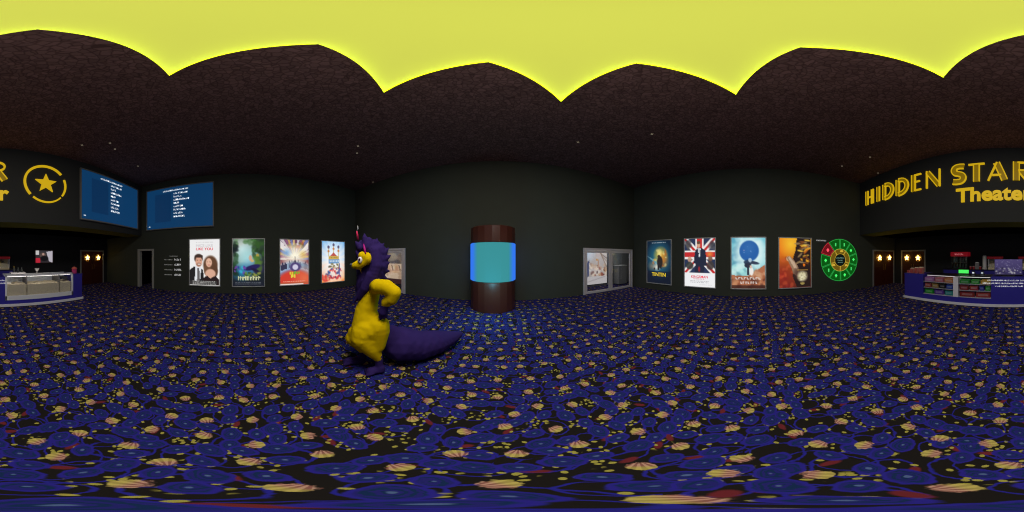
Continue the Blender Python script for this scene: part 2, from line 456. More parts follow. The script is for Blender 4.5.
def p_couple():
    c = Canvas(46, 68, (236, 236, 236), (240, 238, 236))
    c.blur_lines(0.06, 0.22, 0.8, (190, 190, 190), 0.7, seed=4)
    # woman: long hair, face, dark dress
    c.ell(0.70, 0.55, 0.24, 0.20, (96, 66, 46)); c.ell(0.60, 0.66, 0.12, 0.13, (110, 76, 54))
    c.ell(0.83, 0.68, 0.12, 0.14, (92, 62, 44))
    c.ell(0.70, 0.74, 0.17, 0.10, (216, 168, 144)); c.ell(0.65, 0.50, 0.10, 0.095, (224, 178, 152))
    c.ell(0.655, 0.55, 0.04, 0.010, (176, 84, 84)); c.ell(0.61, 0.485, 0.02, 0.008, (60, 40, 34)); c.ell(0.69, 0.485, 0.02, 0.008, (60, 40, 34))
    # man: suit, shirt, tie
    c.poly([(0, 0.66), (0.14, 0.59), (0.30, 0.60), (0.46, 0.66), (0.50, 1), (0, 1)], (34, 32, 34))
    c.poly([(0.19, 0.58), (0.40, 0.58), (0.34, 0.95), (0.17, 0.95)], (226, 228, 232))
    c.poly([(0.26, 0.62), (0.33, 0.62), (0.35, 0.95), (0.24, 0.95)], (98, 94, 96))
    c.ell(0.30, 0.41, 0.15, 0.10, (66, 50, 42)); c.ell(0.31, 0.48, 0.115, 0.115, (214, 160, 134))
    c.ell(0.31, 0.36, 0.14, 0.035, (62, 46, 38)); c.ell(0.31, 0.545, 0.09, 0.04, (150, 108, 88), 0.8)
    c.ell(0.32, 0.535, 0.05, 0.012, (240, 226, 220)); c.ell(0.26, 0.45, 0.02, 0.008, (50, 36, 30)); c.ell(0.36, 0.45, 0.02, 0.008, (50, 36, 30))
    c.poly([(0.46, 0.84), (0.58, 0.78), (0.70, 0.84), (0.86, 0.78), (0.99, 0.86), (0.99, 1), (0.46, 1)], (38, 26, 28))
    c.rect(0, 0.90, 0.92, 0.99, (52, 50, 50))
    for k, y in enumerate((0.915, 0.94, 0.965)): c.blur_lines(y, 0.1, 0.88, (196, 194, 190), 0.8, seed=9+k)
    return c
def p_forest():
    c = Canvas(46, 68, (52, 74, 52), (24, 30, 44))
    c.glow(0.30, 0.22, 0.5, 0.36, (236, 248, 244), 1.0, 0.6)
    c.glow(0.48, 0.42, 0.46, 0.34, (176, 232, 236), 1.0, 0.6)
    c.glow(0.30, 0.70, 0.4, 0.22, (42, 148, 196), 0.9, 0.8)
    c.glow(0.60, 0.62, 0.4, 0.25, (60, 120, 180), 0.6, 1)
    c.specks(20, 0.66, 0.0, 1.0, 0.35, 0.055, [(36, 62, 34), (52, 92, 40), (24, 40, 30)], 0.75, 5)
    c.specks(16, 0.0, 0.1, 0.12, 0.75, 0.06, [(30, 52, 34), (46, 86, 52), (20, 30, 34)], 0.75, 6)
    c.specks(20, 0.75, 0.35, 1.0, 0.8, 0.07, [(26, 38, 44), (90, 130, 50), (44, 40, 74)], 0.7, 7)
    c.specks(10, 0.1, 0.0, 0.7, 0.1, 0.05, [(70, 120, 60), (120, 160, 110)], 0.6, 8)
    c.ell(0.56, 0.40, 0.05, 0.06, (222, 176, 150)); c.ell(0.62, 0.46, 0.05, 0.03, (220, 184, 120))
    c.ell(0.79, 0.34, 0.05, 0.03, (180, 160, 70))
    c.ell(0.63, 0.60, 0.26, 0.055, (38, 30, 92), 1, 0.15, -0.25); c.ell(0.72, 0.66, 0.16, 0.03, (30, 24, 60), 0.9, 0.2, 0.4)
    c.specks(12, 0.05, 0.58, 0.4, 0.72, 0.03, [(120, 70, 170), (60, 190, 220), (40, 60, 160)], 0.8, 9)
    c.specks(16, 0.4, 0.70, 0.9, 0.80, 0.03, [(160, 160, 70), (50, 80, 40), (110, 150, 60)], 0.8, 19)
    c.rect(0, 0.9, 1, 1, (28, 32, 46), 0.85)
    g = random.Random(4); x = 0.16
    for k in range(9):
        w = 0.05+0.03*g.random(); c.rect(x, 0.78+0.02*g.random(), x+w*0.55, 0.87, (216, 220, 170)); c.rect(x, 0.80, x+w, 0.815+0.02*g.random(), (216, 220, 170)); x += w+0.015
    c.blur_lines(0.93, 0.08, 0.9, (120, 126, 134), 0.8, seed=2); c.blur_lines(0.955, 0.08, 0.9, (96, 102, 112), 0.8, seed=5)
    return c
def p_city():
    c = Canvas(46, 68, (86, 70, 110), (206, 110, 70))
    for k in range(22):
        a = PI + PI*k/21; col = [(226, 216, 214), (150, 90, 120), (214, 170, 90), (120, 130, 180), (230, 196, 120), (116, 70, 92)][k % 6]
        c.poly([(0.5, 0.42), (0.5+1.2*math.cos(a-0.06), 0.42+0.9*math.sin(a-0.06)), (0.5+1.2*math.cos(a+0.07), 0.42+0.9*math.sin(a+0.07))], col, 0.8)
    c.poly([(0, 0.02), (0.5, 0.40), (0.0, 0.18)], (236, 232, 230), 0.9); c.poly([(1, 0.04), (0.5, 0.40), (1.0, 0.2)], (236, 232, 230), 0.9)
    c.specks(14, 0.2, 0.05, 0.8, 0.16, 0.035, [(206, 180, 70), (170, 90, 60), (120, 100, 60)], 0.85, 3)
    c.glow(0.5, 0.34, 0.5, 0.28, (255, 250, 226), 1.0, 0.6)
    c.glow(0.22, 0.28, 0.22, 0.12, (96, 150, 210), 0.8, 1); c.glow(0.8, 0.32, 0.2, 0.12, (220, 176, 70), 0.7, 1)
    c.ell(0.5, 0.82, 0.78, 0.34, (170, 196, 220)); 
    g = random.Random(8)
    for k in range(22):
        x = 0.02+0.045*k; top = 0.50+0.10*abs(x-0.5)*2-0.02-0.07*g.random(); c.rect(x, top, x+0.034, 0.57+0.12*abs(x-0.5)*2, (54, 52, 78))
    c.rect(0.49, 0.37, 0.52, 0.52, (84, 70, 90))
    c.ell(0.5, 0.92, 0.70, 0.28, (112, 124, 170), 0.9)
    c.ell(0.5, 0.98, 0.64, 0.31, (208, 62, 46)); c.glow(0.85, 0.86, 0.5, 0.3, (232, 128, 84), 0.7, 0.8)
    c.ell(0.52, 0.60, 0.20, 0.10, (82, 70, 120)); c.ell(0.52, 0.605, 0.10, 0.06, (206, 202, 224))
    g = random.Random(5)
    for k in range(6):
        x = 0.33+0.06*k; c.rect(x, 0.69+0.02*g.random(), x+0.045, 0.75+0.02*g.random(), (112, 176, 48) if k > 1 else (222, 206, 60))
    for k in range(3):
        x = 0.36+0.06*k; c.rect(x, 0.77, x+0.045, 0.83+0.02*g.random(), (224, 212, 66))
    c.rect(0, 0.945, 1, 0.975, (172, 96, 60), 0.8); c.blur_lines(0.93, 0.1, 0.9, (244, 206, 180), 0.7, seed=11)
    c.rect(0, 0.985, 0.8, 1, (232, 230, 228), 0.9)
    return c
def p_rays():
    c = Canvas(42, 66, (92, 164, 220), (236, 150, 80))
    for k in range(20):
        a = 2*PI*k/20; c.poly([(0.5, 0.45), (0.5+1.2*math.cos(a-0.09), 0.45+1.2*math.sin(a-0.09)), (0.5+1.2*math.cos(a+0.07), 0.45+1.2*math.sin(a+0.07))], (60, 130, 206) if math.sin(a) < 0.2 else (228, 120, 60), 0.55)
    c.glow(0.5, 0.48, 0.72, 0.62, (248, 250, 252), 1.0, 0.45)
    for x, t in ((0.28, 0.14), (0.50, 0.08), (0.72, 0.13)):
        c.rect(x-0.03, t, x+0.03, 0.36, (196, 186, 150)); c.ell(x, t, 0.05, 0.04, (92, 82, 110)); c.ell(x, t+0.1, 0.045, 0.03, (188, 120, 70))
    c.poly([(0.33, 0.36), (0.5, 0.26), (0.67, 0.36)], (176, 70, 60), 0.9)
    c.rect(0.28, 0.36, 0.74, 0.44, (198, 168, 84)); c.rect(0.28, 0.44, 0.76, 0.54, (110, 150, 190))
    c.blur_lines(0.40, 0.32, 0.72, (120, 92, 50), 0.9, 0.03, 4); c.blur_lines(0.49, 0.32, 0.74, (214, 226, 236), 0.9, 0.03, 6)
    c.specks(22, 0.3, 0.55, 0.75, 0.66, 0.03, [(84, 78, 66), (200, 190, 160), (120, 110, 70)], 0.8, 3)
    c.specks(46, 0.2, 0.66, 0.84, 0.92, 0.04, [(186, 44, 52), (216, 90, 86), (70, 66, 110), (228, 214, 204), (60, 86, 140)], 0.85, 4)
    c.specks(14, 0.0, 0.84, 0.3, 0.98, 0.04, [(206, 66, 56), (226, 150, 110)], 0.8, 6)
    c.rect(0.74, 0.55, 0.80, 0.86, (92, 88, 150), 0.8)
    return c
def p_comet():
    c = Canvas(42, 66, (18, 40, 62), (14, 18, 32))
    c.glow(0.5, 0.45, 0.6, 0.5, (42, 124, 156), 1.0, 0.7)
    c.poly([(0.0, 0.36), (0.55, 0.5), (0.5, 0.62)], (166, 214, 226), 0.5)
    c.glow(0.58, 0.34, 0.32, 0.22, (240, 196, 60), 1.0, 0.7); c.glow(0.54, 0.30, 0.12, 0.12, (255, 240, 150), 1.0, 0.6)
    c.glow(0.7, 0.46, 0.24, 0.2, (214, 120, 40), 0.8, 0.8)
    c.specks(22, 0.3, 0.2, 0.8, 0.6, 0.03, [(236, 180, 60), (190, 100, 40), (246, 226, 150)], 0.6, 3)
    c.glow(0.42, 0.62, 0.2, 0.1, (236, 232, 214), 1, 0.7)
    c.ell(0.55, 0.50, 0.12, 0.14, (46, 40, 38)); c.ell(0.51, 0.37, 0.055, 0.04, (60, 46, 36)); c.rect(0.46, 0.58, 0.52, 0.68, (34, 34, 38)); c.rect(0.57, 0.58, 0.63, 0.66, (34, 34, 38))
    c.ell(0.32, 0.66, 0.04, 0.03, (40, 36, 40)); c.ell(0.27, 0.52, 0.05, 0.04, (176, 120, 80), 0.8)
    c.glow(0.2, 0.6, 0.2, 0.14, (190, 150, 110), 0.6, 1)
    c.rect(0, 0.72, 1, 1, (20, 30, 50), 0.75)
    c.blur_lines(0.045, 0.2, 0.8, (190, 200, 206), 0.8, seed=5)
    for k, y in enumerate((0.87, 0.90, 0.93)): c.blur_lines(y, 0.12+0.05*k, 0.9, (120, 136, 150), 0.8, seed=12+k)
    return c
def p_flag():
    c = Canvas(46, 68, (40, 52, 84), (40, 52, 84))
    for a in (((0, 0), (1, 0.72)), ((1, 0), (0, 0.72))):
        c.line(a[0][0], a[0][1], a[1][0], a[1][1], 0.13, (236, 234, 232)); c.line(a[0][0], a[0][1], a[1][0], a[1][1], 0.05, (196, 44, 46))
    c.rect(0.36, 0, 0.64, 0.72, (236, 234, 232)); c.rect(0, 0.24, 1, 0.42, (236, 234, 232))
    c.rect(0.42, 0, 0.58, 0.72, (196, 44, 46)); c.rect(0, 0.28, 1, 0.38, (196, 44, 46))
    c.specks(8, 0.02, 0.05, 0.16, 0.24, 0.05, [(60, 62, 70), (84, 80, 76)], 0.7, 2); c.specks(8, 0.86, 0.05, 0.98, 0.24, 0.05, [(60, 62, 70), (90, 90, 96)], 0.7, 4)
    c.ell(0.17, 0.43, 0.07, 0.06, (196, 150, 124), 0.9); c.ell(0.17, 0.56, 0.13, 0.08, (54, 60, 56), 0.9)
    c.ell(0.85, 0.41, 0.07, 0.06, (120, 84, 66), 0.9); c.ell(0.85, 0.55, 0.12, 0.09, (66, 58, 56), 0.9); c.glow(0.83, 0.32, 0.14, 0.07, (236, 150, 60), 0.9, 0.8)
    c.poly([(0.36, 0.24), (0.47, 0.18), (0.60, 0.20), (0.70, 0.25), (0.74, 0.55), (0.66, 0.56), (0.64, 0.72), (0.35, 0.72), (0.36, 0.52), (0.30, 0.50)], (34, 40, 60))
    c.poly([(0.44, 0.20), (0.54, 0.20), (0.50, 0.42)], (226, 230, 234)); c.poly([(0.475, 0.21), (0.51, 0.21), (0.50, 0.40)], (70, 76, 90))
    c.ell(0.47, 0.13, 0.055, 0.065, (212, 164, 138)); c.ell(0.47, 0.08, 0.06, 0.035, (96, 70, 52)); c.ell(0.49, 0.63, 0.03, 0.06, (170, 40, 46), 0.8)
    c.rect(0, 0.715, 1, 1, (238, 238, 240))
    c.blur_lines(0.835, 0.30, 0.68, (206, 90, 100), 0.7, seed=5)
    for k, y in enumerate((0.885, 0.91)): c.blur_lines(y, 0.18, 0.82, (150, 150, 156), 0.7, seed=15+k)
    c.blur_lines(0.955, 0.5, 0.9, (200, 200, 204), 0.7, seed=25)
    return c
def p_moon():
    c = Canvas(48, 70, (110, 190, 210), (120, 66, 44))
    c.rect(0, 0, 1, 0.75, (126, 206, 220), 0.7)
    c.specks(30, 0.0, 0.0, 0.3, 0.6, 0.07, [(90, 160, 190), (190, 230, 236), (70, 140, 170)], 0.5, 3)
    c.specks(26, 0.75, 0.1, 1.0, 0.55, 0.07, [(206, 240, 240), (160, 220, 226)], 0.6, 5)
    c.ell(0.54, 0.28, 0.44, 0.32, (226, 246, 246), 0.75, 0.25)
    c.ell(0.52, 0.26, 0.29, 0.205, (38, 96, 168), 1, 0.06); c.glow(0.5, 0.2, 0.25, 0.18, (60, 116, 180), 0.6, 1)
    c.specks(5, 0.34, 0.12, 0.62, 0.42, 0.014, [(190, 170, 210), (120, 160, 220)], 0.7, 6)
    c.specks(20, 0.0, 0.55, 0.55, 0.72, 0.06, [(176, 236, 230), (120, 190, 200), (206, 240, 236)], 0.6, 9)
    c.poly([(1, 0.52), (0.86, 0.58), (0.7, 0.66), (0.5, 0.74), (0.2, 0.75), (0, 0.73), (0, 1), (1, 1)], (176, 108, 74))
    c.specks(40, 0.0, 0.78, 1.0, 0.98, 0.05, [(200, 140, 100), (110, 60, 44), (150, 84, 56), (84, 44, 36)], 0.6, 11)
    c.specks(14, 0.6, 0.62, 1.0, 0.78, 0.05, [(206, 156, 120), (150, 92, 64)], 0.7, 12)
    c.ell(0.50, 0.48, 0.14, 0.05, (44, 66, 92)); c.ell(0.66, 0.49, 0.16, 0.03, (50, 60, 84), 1, 0.2, 0.15); c.ell(0.48, 0.54, 0.10, 0.05, (40, 48, 66))
    c.rect(0.46, 0.50, 0.52, 0.73, (46, 50, 66)); c.ell(0.55, 0.44, 0.05, 0.04, (186, 210, 226), 0.9)
    c.ell(0.59, 0.66, 0.06, 0.08, (240, 236, 230)); c.ell(0.57, 0.57, 0.03, 0.03, (226, 190, 170))
    c.rect(0, 0.93, 1, 1, (56, 28, 24), 0.8)
    g = random.Random(3); x = 0.12
    for k in range(9):
        c.rect(x, 0.775, x+0.016, 0.825, (226, 216, 206)); c.rect(x, 0.775 if k % 2 else 0.81, x+0.055, 0.79 if k % 2 else 0.825, (226, 216, 206)); x += 0.085
    x = 0.26
    for k in range(7):
        c.rect(x, 0.865, x+0.018, 0.91, (230, 220, 212)); c.rect(x, 0.865 if k % 3 else 0.89, x+0.042, 0.878 if k % 3 else 0.903, (230, 220, 212)); x += 0.075
    return c
def p_amber():
    c = Canvas(46, 68, (226, 150, 24), (96, 34, 26))
    c.glow(0.1, 0.2, 0.5, 0.4, (240, 110, 20), 0.8, 0.8); c.glow(0.35, 0.12, 0.4, 0.3, (250, 200, 50), 0.9, 0.8)
    c.glow(0.1, 0.75, 0.5, 0.4, (150, 34, 30), 0.8, 0.8)
    c.specks(30, 0.0, 0.4, 0.4, 1.0, 0.04, [(190, 60, 40), (120, 30, 30), (206, 90, 50)], 0.4, 3)
    c.poly([(0.54, 0), (0.50, 0.24), (0.42, 0.40), (0.55, 0.62), (0.40, 0.75), (0.55, 1), (1, 1), (1, 0)], (38, 24, 22))
    g = random.Random(6)
    for k in range(30):
        x, y = 0.55+0.42*g.random(), 0.03+0.52*g.random()
        c.ell(x, y, 0.10, 0.018, g.choice([(226, 160, 40), (196, 100, 24), (236, 190, 70), (120, 64, 26), (150, 124, 84)]), 0.9, 0.25, g.random()*1.6-0.8)
    c.ell(0.78, 0.44, 0.06, 0.05, (40, 30, 34)); c.ell(0.77, 0.54, 0.035, 0.03, (236, 120, 24))
    c.ell(0.28, 0.41, 0.07, 0.05, (206, 160, 120), 1, 0.2, 0.6)
    c.poly([(0.22, 0.38), (0.32, 0.36), (0.52, 0.50), (0.62, 0.64), (0.60, 0.78), (0.44, 0.72), (0.36, 0.58)], (150, 118, 92))
    c.poly([(0.26, 0.38), (0.32, 0.37), (0.50, 0.52), (0.56, 0.62), (0.46, 0.60)], (206, 178, 150), 0.8)
    c.glow(0.56, 0.72, 0.16, 0.14, (70, 46, 40), 0.9, 0.6)
    c.ell(0.72, 0.77, 0.15, 0.10, (214, 204, 164), 1, 0.3)
    c.specks(14, 0.58, 0.68, 0.86, 0.86, 0.025, [(96, 84, 62), (240, 232, 196), (150, 140, 104)], 0.7, 8)
    c.ell(0.72, 0.92, 0.07, 0.025, (170, 150, 80), 0.9); c.rect(0.55, 0.63, 0.9, 0.645, (170, 130, 60), 0.9)
    return c
PW, PH, PZ = 1.30, 1.97, 1.32
POSTERFRAME = mat('poster_frame_metal', (196, 196, 192), 0.4, 0.2)
BACKING = mat('black_backing', (12, 12, 12), 0.8)
def put_text(me, name, parent, m, width, height, cx, cz, y):
    """scale a lettering mesh to a width and height, facing local -y"""
    xs = [v.co.x for v in me.vertices]; ys = [v.co.y for v in me.vertices]
    x0, x1, y0_, y1_ = min(xs), max(xs), min(ys), max(ys)
    for v in me.vertices:
        v.co = Vector((cx + ((v.co.x-x0)/(x1-x0)-0.5)*width, y - v.co.z, cz + ((v.co.y-y0_)/(y1_-y0_)-0.5)*height))
    o = bpy.data.objects.new(name, me); C.objects.link(o); o.parent = parent
    me.materials.clear(); me.materials.append(m)
    return o
def poster(wall, pos, canvas, strength, label, lit=None, text=None):
    loc, rz = ((XL, pos, PZ), PI/2) if wall == 'left' else ((XR, pos, PZ), -PI/2)
    t = thing('movie_poster', label, 'poster', loc, rz, 'backlit film posters along the side walls')
    w, h, f = PW/2, PH/2, 0.04
    obj('frame', B((-w-f, -w, -0.06, 0, -h-f, h+f), (w, w+f, -0.06, 0, -h-f, h+f), (-w, w, -0.06, 0, h, h+f), (-w, w, -0.06, 0, -h-f, -h), bev=0.008), POSTERFRAME, t)
    obj('backing', B((-w, w, -0.03, -0.001, -h, h)), BACKING, t)
    s = obj('print', canvas.mesh('print', PW, PH), print_mat('poster_ink_%d' % round(strength*100), strength), t)
    s.location.y = -0.036
    if text:
        for body, rgb, wd, ht, cx, cz in text:
            put_text(text_mesh(body, 0.1, 0.001, 0.002), 'title_lettering', s, mat('lettering_ink_%d_%d_%d' % rgb, rgb, 0.6, emit=rgb, es=strength), wd, ht, cx, cz, -0.003)
    return t
poster('left', -1.58, p_couple(), 1.0, 'white backlit poster of a man in a suit beside a long-haired woman', text=[('LIKE YOU', (206, 40, 60), 0.74, 0.115, 0.0, PH*(0.5-0.205)), ('NICE LIKE', (190, 188, 190), 0.74, 0.11, 0.0, PH*(0.5-0.13))])
poster('left', 0.28, p_forest(), 0.85, 'dark green and blue forest fantasy poster with a white glow')
poster('left', 2.28, p_city(), 1.0, 'poster of a bright sunburst over a skyline and red planet')
poster('left', 4.27, p_rays(), 1.1, 'pale blue and orange ray poster nearest the purple creature')
poster('right', 4.14, p_comet(), 0.85, 'dark teal poster with a golden glow and yellow title', text=[('TINTIN', (232, 200, 40), 0.76, 0.17, 0.0, PH*(0.5-0.79))])
poster('right', 2.17, p_flag(), 1.0, 'red white and blue flag poster with a man in a dark suit', text=[('KINGSMAN', (206, 60, 76), 0.72, 0.11, 0.0, PH*(0.5-0.79))])
poster('right', 0.205, p_moon(), 0.95, 'pale teal poster with a large blue moon above brown rocks')
poster('right', -1.64, p_amber(), 0.95, 'orange and black poster with a reaching hand beside the green dial')

# ---------------------------------------------------------------- small white wall lettering drawn as blurred strokes
WHITEINK = mat('white_lettering', (230, 230, 230), 0.6, emit=(226, 226, 226), es=0.45)
DIMINK = mat('grey_lettering', (150, 150, 146), 0.6, emit=(130, 130, 126), es=0.6)
def scribble(bm, x0, x1, z, h, seed, y=-0.004, gap=0.35):
    """a line of tiny illegible strokes of lettering between x0 and x1"""
    g = random.Random(seed); x = x0
    while x < x1 - 0.2*h:
        w = min(h*(0.35+0.3*g.random()), x1-x)
        k = g.randrange(4); s = 0.22*h
        add_box(bm, x, x+s, y-0.003, y, z, z+h*(1 if k != 1 else 0.7))
        if k in (0, 2): add_box(bm, x+s, x+w, y-0.003, y, z+h*0.4, z+h*0.62)
        if k in (1, 3): add_box(bm, x+s, x+w, y-0.003, y, z, z+h*0.2)
        if k == 2: add_box(bm, x+w-s, x+w, y-0.003, y, z, z+h*0.7)
        x += w + h*0.16
        if g.random() < 0.12: x += h*gap

# ---------------------------------------------------------------- menu screens
SCREEN = mat('blue_screen', (10, 30, 60), 0.3, emit=(13, 54, 92), es=1.0, spec=0.2)
SCREENDARK = mat('darker_blue_screen', (10, 30, 60), 0.3, emit=(12, 45, 80), es=1.0, spec=0.2)
def menu_screen(loc, rz, label, rows):
    t = thing('menu_screen', label, 'screen', loc, rz, 'blue menu screens above the counter and left wall')
    w, h, f = 1.60, 1.01, 0.05
    obj('bezel', B((-w-f, -w, -0.09, 0, -h-f, h+f), (w, w+f, -0.09, 0, -h-f, h+f), (-w, w, -0.09, 0, h, h+f), (-w, w, -0.09, 0, -h-f, -h), bev=0.01), mat('screen_bezel_grey', (128, 124, 120), 0.5), t)
    d = obj('display', B((-w, w, -0.06, -0.001, -h, h)), SCREEN, t)
    obj('side_column', B((-w*0.72, -w*0.2, -0.064, -0.06, -h*0.7, h*0.72)), SCREENDARK, d)
    bm = bmesh.new()
    scribble(bm, -0.72, 0.52, h*0.80, 0.075, 3, -0.066)
    for k, wd in enumerate(rows): scribble(bm, -0.18, -0.18+wd, h*0.62-0.165*k, 0.085, 20+k, -0.066)
    scribble(bm, -w*0.94, -w*0.86, -h*0.9, 0.06, 7, -0.066)
    obj('menu_lettering', bm, mat('white_screen_lettering', (230, 236, 240), 0.6, emit=(225, 232, 238), es=1.0), d)
menu_screen((-4.755, YS, 3.96), PI, 'blue menu screen on the fascia right of the star emblem', (0.62, 0.34, 0.62, 0.32, 0.42, 0.5, 0.44, 0.5))
menu_screen((XL, -2.81, 3.91), PI/2, 'blue menu screen on the left wall above the first poster', (0.66, 0.38, 0.72, 0.32, 0.44, 0.56, 0.46, 0.56))

# opening-hours style lettering on the left wall
pa = on_x(164, 255, XL); pb = on_x(182, 277, XL)
t = thing('wall_lettering', 'small rows of white lettering on the wall beside the dark doorway', 'lettering', (XL, (pa.y+pb.y)/2, (pa.z+pb.z)/2), PI/2)
hw = abs(pb.y-pa.y)/2; hh = abs(pa.z-pb.z)/2
bm = bmesh.new(); scribble(bm, -hw*0.35, hw*0.55, hh*0.86, 0.035, 4)
obj('heading_lettering', bm, DIMINK, t)
for k in range(4):
    zz = hh*0.5 - k*hh*0.47
    bm = bmesh.new(); scribble(bm, -hw*0.95, -hw*0.05, zz+0.01, 0.045, 30+k)
    obj('name_lettering', bm, DIMINK, t)
    bm = bmesh.new(); scribble(bm, hw*0.2, hw*0.93, zz, 0.09, 40+k)
    obj('figure_lettering', bm, WHITEINK, t)

# ---------------------------------------------------------------- lettered sign on the fascia
GOLD = mat('sign_gold_face', (60, 48, 5), 0.5, emit=(150, 118, 6), es=0.6)
YEL = mat('sign_bright_yellow', (110, 90, 10), 0.5, emit=(226, 184, 22), es=0.72)
def fx(px): return on_y(px, 256, YS).x
sign = thing('theater_sign', 'large yellow lettering HIDDEN STAR Theater on the dark fascia', 'sign', (0, YS, 2.3))
ZB, ZT = 2.38+1.6, 3.13+1.6
def arc(cx, cy, rx, ry, a0, a1, n=14):
    return [(cx+rx*math.cos(math.radians(a0+(a1-a0)*i/n)), cy+ry*math.sin(math.radians(a0+(a1-a0)*i/n))) for i in range(n+1)]
# strokes in a unit box; d = double inlined stroke, s = single stroke
GLY = {
 'H': [('d', [(0.17, 0), (0.17, 1)]), ('s', [(0.90, 0), (0.90, 1)]), ('s', [(0.3, 0.5), (0.90, 0.5)]), ('s', [(0.72, 0), (0.72, 1)])],
 'I': [('d', [(0.5, 0), (0.5, 1)])],
 'D': [('d', [(0.15, 0), (0.15, 1)]), ('d', [(0.2, 0.95)] + arc(0.36, 0.5, 0.52, 0.43, 90, -90) + [(0.2, 0.05)])],
 'E': [('d', [(0.18, 0), (0.18, 1)]), ('s', [(0.3, 0.96), (0.98, 0.96)]), ('s', [(0.3, 0.54), (0.85, 0.54)]), ('s', [(0.3, 0.04), (0.98, 0.04)])],
 'N': [('s', [(0.05, 0), (0.05, 1)]), ('d', [(0.12, 0.93), (0.88, 0.07)]), ('s', [(0.95, 0), (0.95, 1)])],
 'S': [('d', [(0.93, 0.90), (0.6, 0.93)] + arc(0.42, 0.72, 0.30, 0.20, 90, 250) + [(0.5, 0.50)] + arc(0.55, 0.27, 0.33, 0.20, 70, -90) + [(0.3, 0.07), (0.03, 0.10)])],
 'T': [('s', [(0, 0.95), (1, 0.95)]), ('d', [(0.5, 0), (0.5, 0.92)])],
 'A': [('s', [(0.04, 0), (0.48, 0.98)]), ('d', [(0.46, 0.95), (0.86, 0.02)]), ('s', [(0.24, 0.28), (0.70, 0.28)])],
 'R': [('d', [(0.14, 0), (0.14, 1)]), ('s', [(0.2, 0.96)] + arc(0.5, 0.74, 0.36, 0.22, 90, -90) + [(0.25, 0.52)]), ('d', [(0.42, 0.50), (0.86, 0.02)])],
}
def offset_line(pts, d):
    out = []
    for i in range(len(pts)):
        a = Vector(pts[max(0, i-1)]); b_ = Vector(pts[min(len(pts)-1, i+1)])
        t_ = (b_-a).normalized(); out.append((pts[i][0]-t_.y*d, pts[i][1]+t_.x*d))
    return out
slots = [('H', 865.6, 875.4), ('I', 876.2, 881.6), ('D', 882.4, 895.2), ('D', 895.6, 910), ('E', 911.2, 923), ('N', 925.4, 942.2),
         ('S', 951.6, 966.6), ('T', 967.2, 986.4), ('A', 986, 1009), ('R', 1012.2, 1032.6)]
for ch, pa, pb in slots:
    xa, xb = fx(pa), fx(pb)                                   # xa > xb: the room is seen from inside, letters read towards -x
    W = xa-xb; H = ZT-ZB
    M = lambda u, q, t_, xa=xa: (xa-u, t_, ZB-2.3+q)
    thick = 0.17 if ch in 'STAR' else 0.14
    face = bmesh.new(); edge = bmesh.new()
    for kind, pts in GLY[ch]:
        q = [(0.05+u*(W-0.10), 0.02+v*(H-0.04)) for u, v in pts]
        if kind == 'd':
            add_ribbon(face, q, thick, 0.0, 0.05, M)
            for s in (-1, 1): add_ribbon(edge, offset_line(q, s*thick/2), 0.036, 0.0, 0.065, M)
        else:
            add_ribbon(edge, q, 0.055, 0.0, 0.065, M)
    if not len(face.verts): add_box(face, -xb-0.01, -xb, 0, 0.01, 0, 0.01)
    lo = obj('letter', face, GOLD, sign)
    obj('letter_outline', edge, YEL, lo)
# the word below
xa, xb = fx(956.2), fx(1032.8)
word = 'Theater'
g = bpy.data.curves
me = text_mesh(word, 1.0, 0.02, 0.03)
xs = [v.co.x for v in me.vertices]; ys = [v.co.y for v in me.vertices]
x0, x1, yb, yt = min(xs), max(xs), min(ys), max(ys)
for v in me.vertices:
    v.co = Vector((xa-(v.co.x-x0)/(x1-x0)*(xa-xb), 0.02+v.co.z, 1.70+1.6-2.3+(v.co.y-yb)/(yt-yb)*0.50))
o = bpy.data.objects.new('word_lettering', me); C.objects.link(o); o.parent = sign; me.materials.append(YEL)
# emblem
em = thing('star_emblem', 'round yellow emblem of a broken ring around a star right of the sign', 'emblem', (-1.85, YS, 2.445+1.6))
Mz = lambda u, q, t_: (-u, t_, q)
for a0, a1, wd in ((40, 222, 0.075), (-34, 22, 0.06), (232, 318, 0.05)):
    bm = bmesh.new(); add_ribbon(bm, arc(0, 0, 0.685, 0.685, a0, a1, 26), wd, 0.0, 0.05, Mz)
    obj('ring_arc', bm, YEL, em)
bm = bmesh.new(); add_prism(bm, star_pts(0.37, 0.155, 5, PI/2+0.03), 0.06, Mz)
obj('star', bm, YEL, em)

# ---------------------------------------------------------------- numbered dial on the right wall
dial = thing('wall_dial', 'round green segmented dial with one red segment on the right wall', 'dial', (XR, -3.68, 1.42), -PI/2)
Md = lambda u, q, t_: (u, -t_, q)
GREEN = mat('green_segment', (3, 24, 5), 0.5, emit=(6, 84, 16), es=1.0); RED = mat('red_segment', (30, 4, 6), 0.5, emit=(108, 14, 24), es=1.0)
LGREEN = mat('pale_green_line', (20, 60, 30), 0.5, emit=(40, 160, 66), es=1.0); LRED = mat('pale_red_line', (60, 20, 24), 0.5, emit=(190, 46, 56), es=1.0)
DGOLD = mat('dial_gold', (30, 24, 5), 0.5, emit=(104, 82, 16), es=1.0); BGOLD = mat('dial_bright_gold', (60, 50, 16), 0.5, emit=(206, 170, 54), es=1.0)
obj('back_disc', (lambda b_: (add_prism(b_, [(0.90*math.cos(2*PI*k/48), 0.90*math.sin(2*PI*k/48)) for k in range(48)], 0.015, Md), b_)[1])(bmesh.new()), mat('dial_black', (14, 16, 14), 0.7), dial)
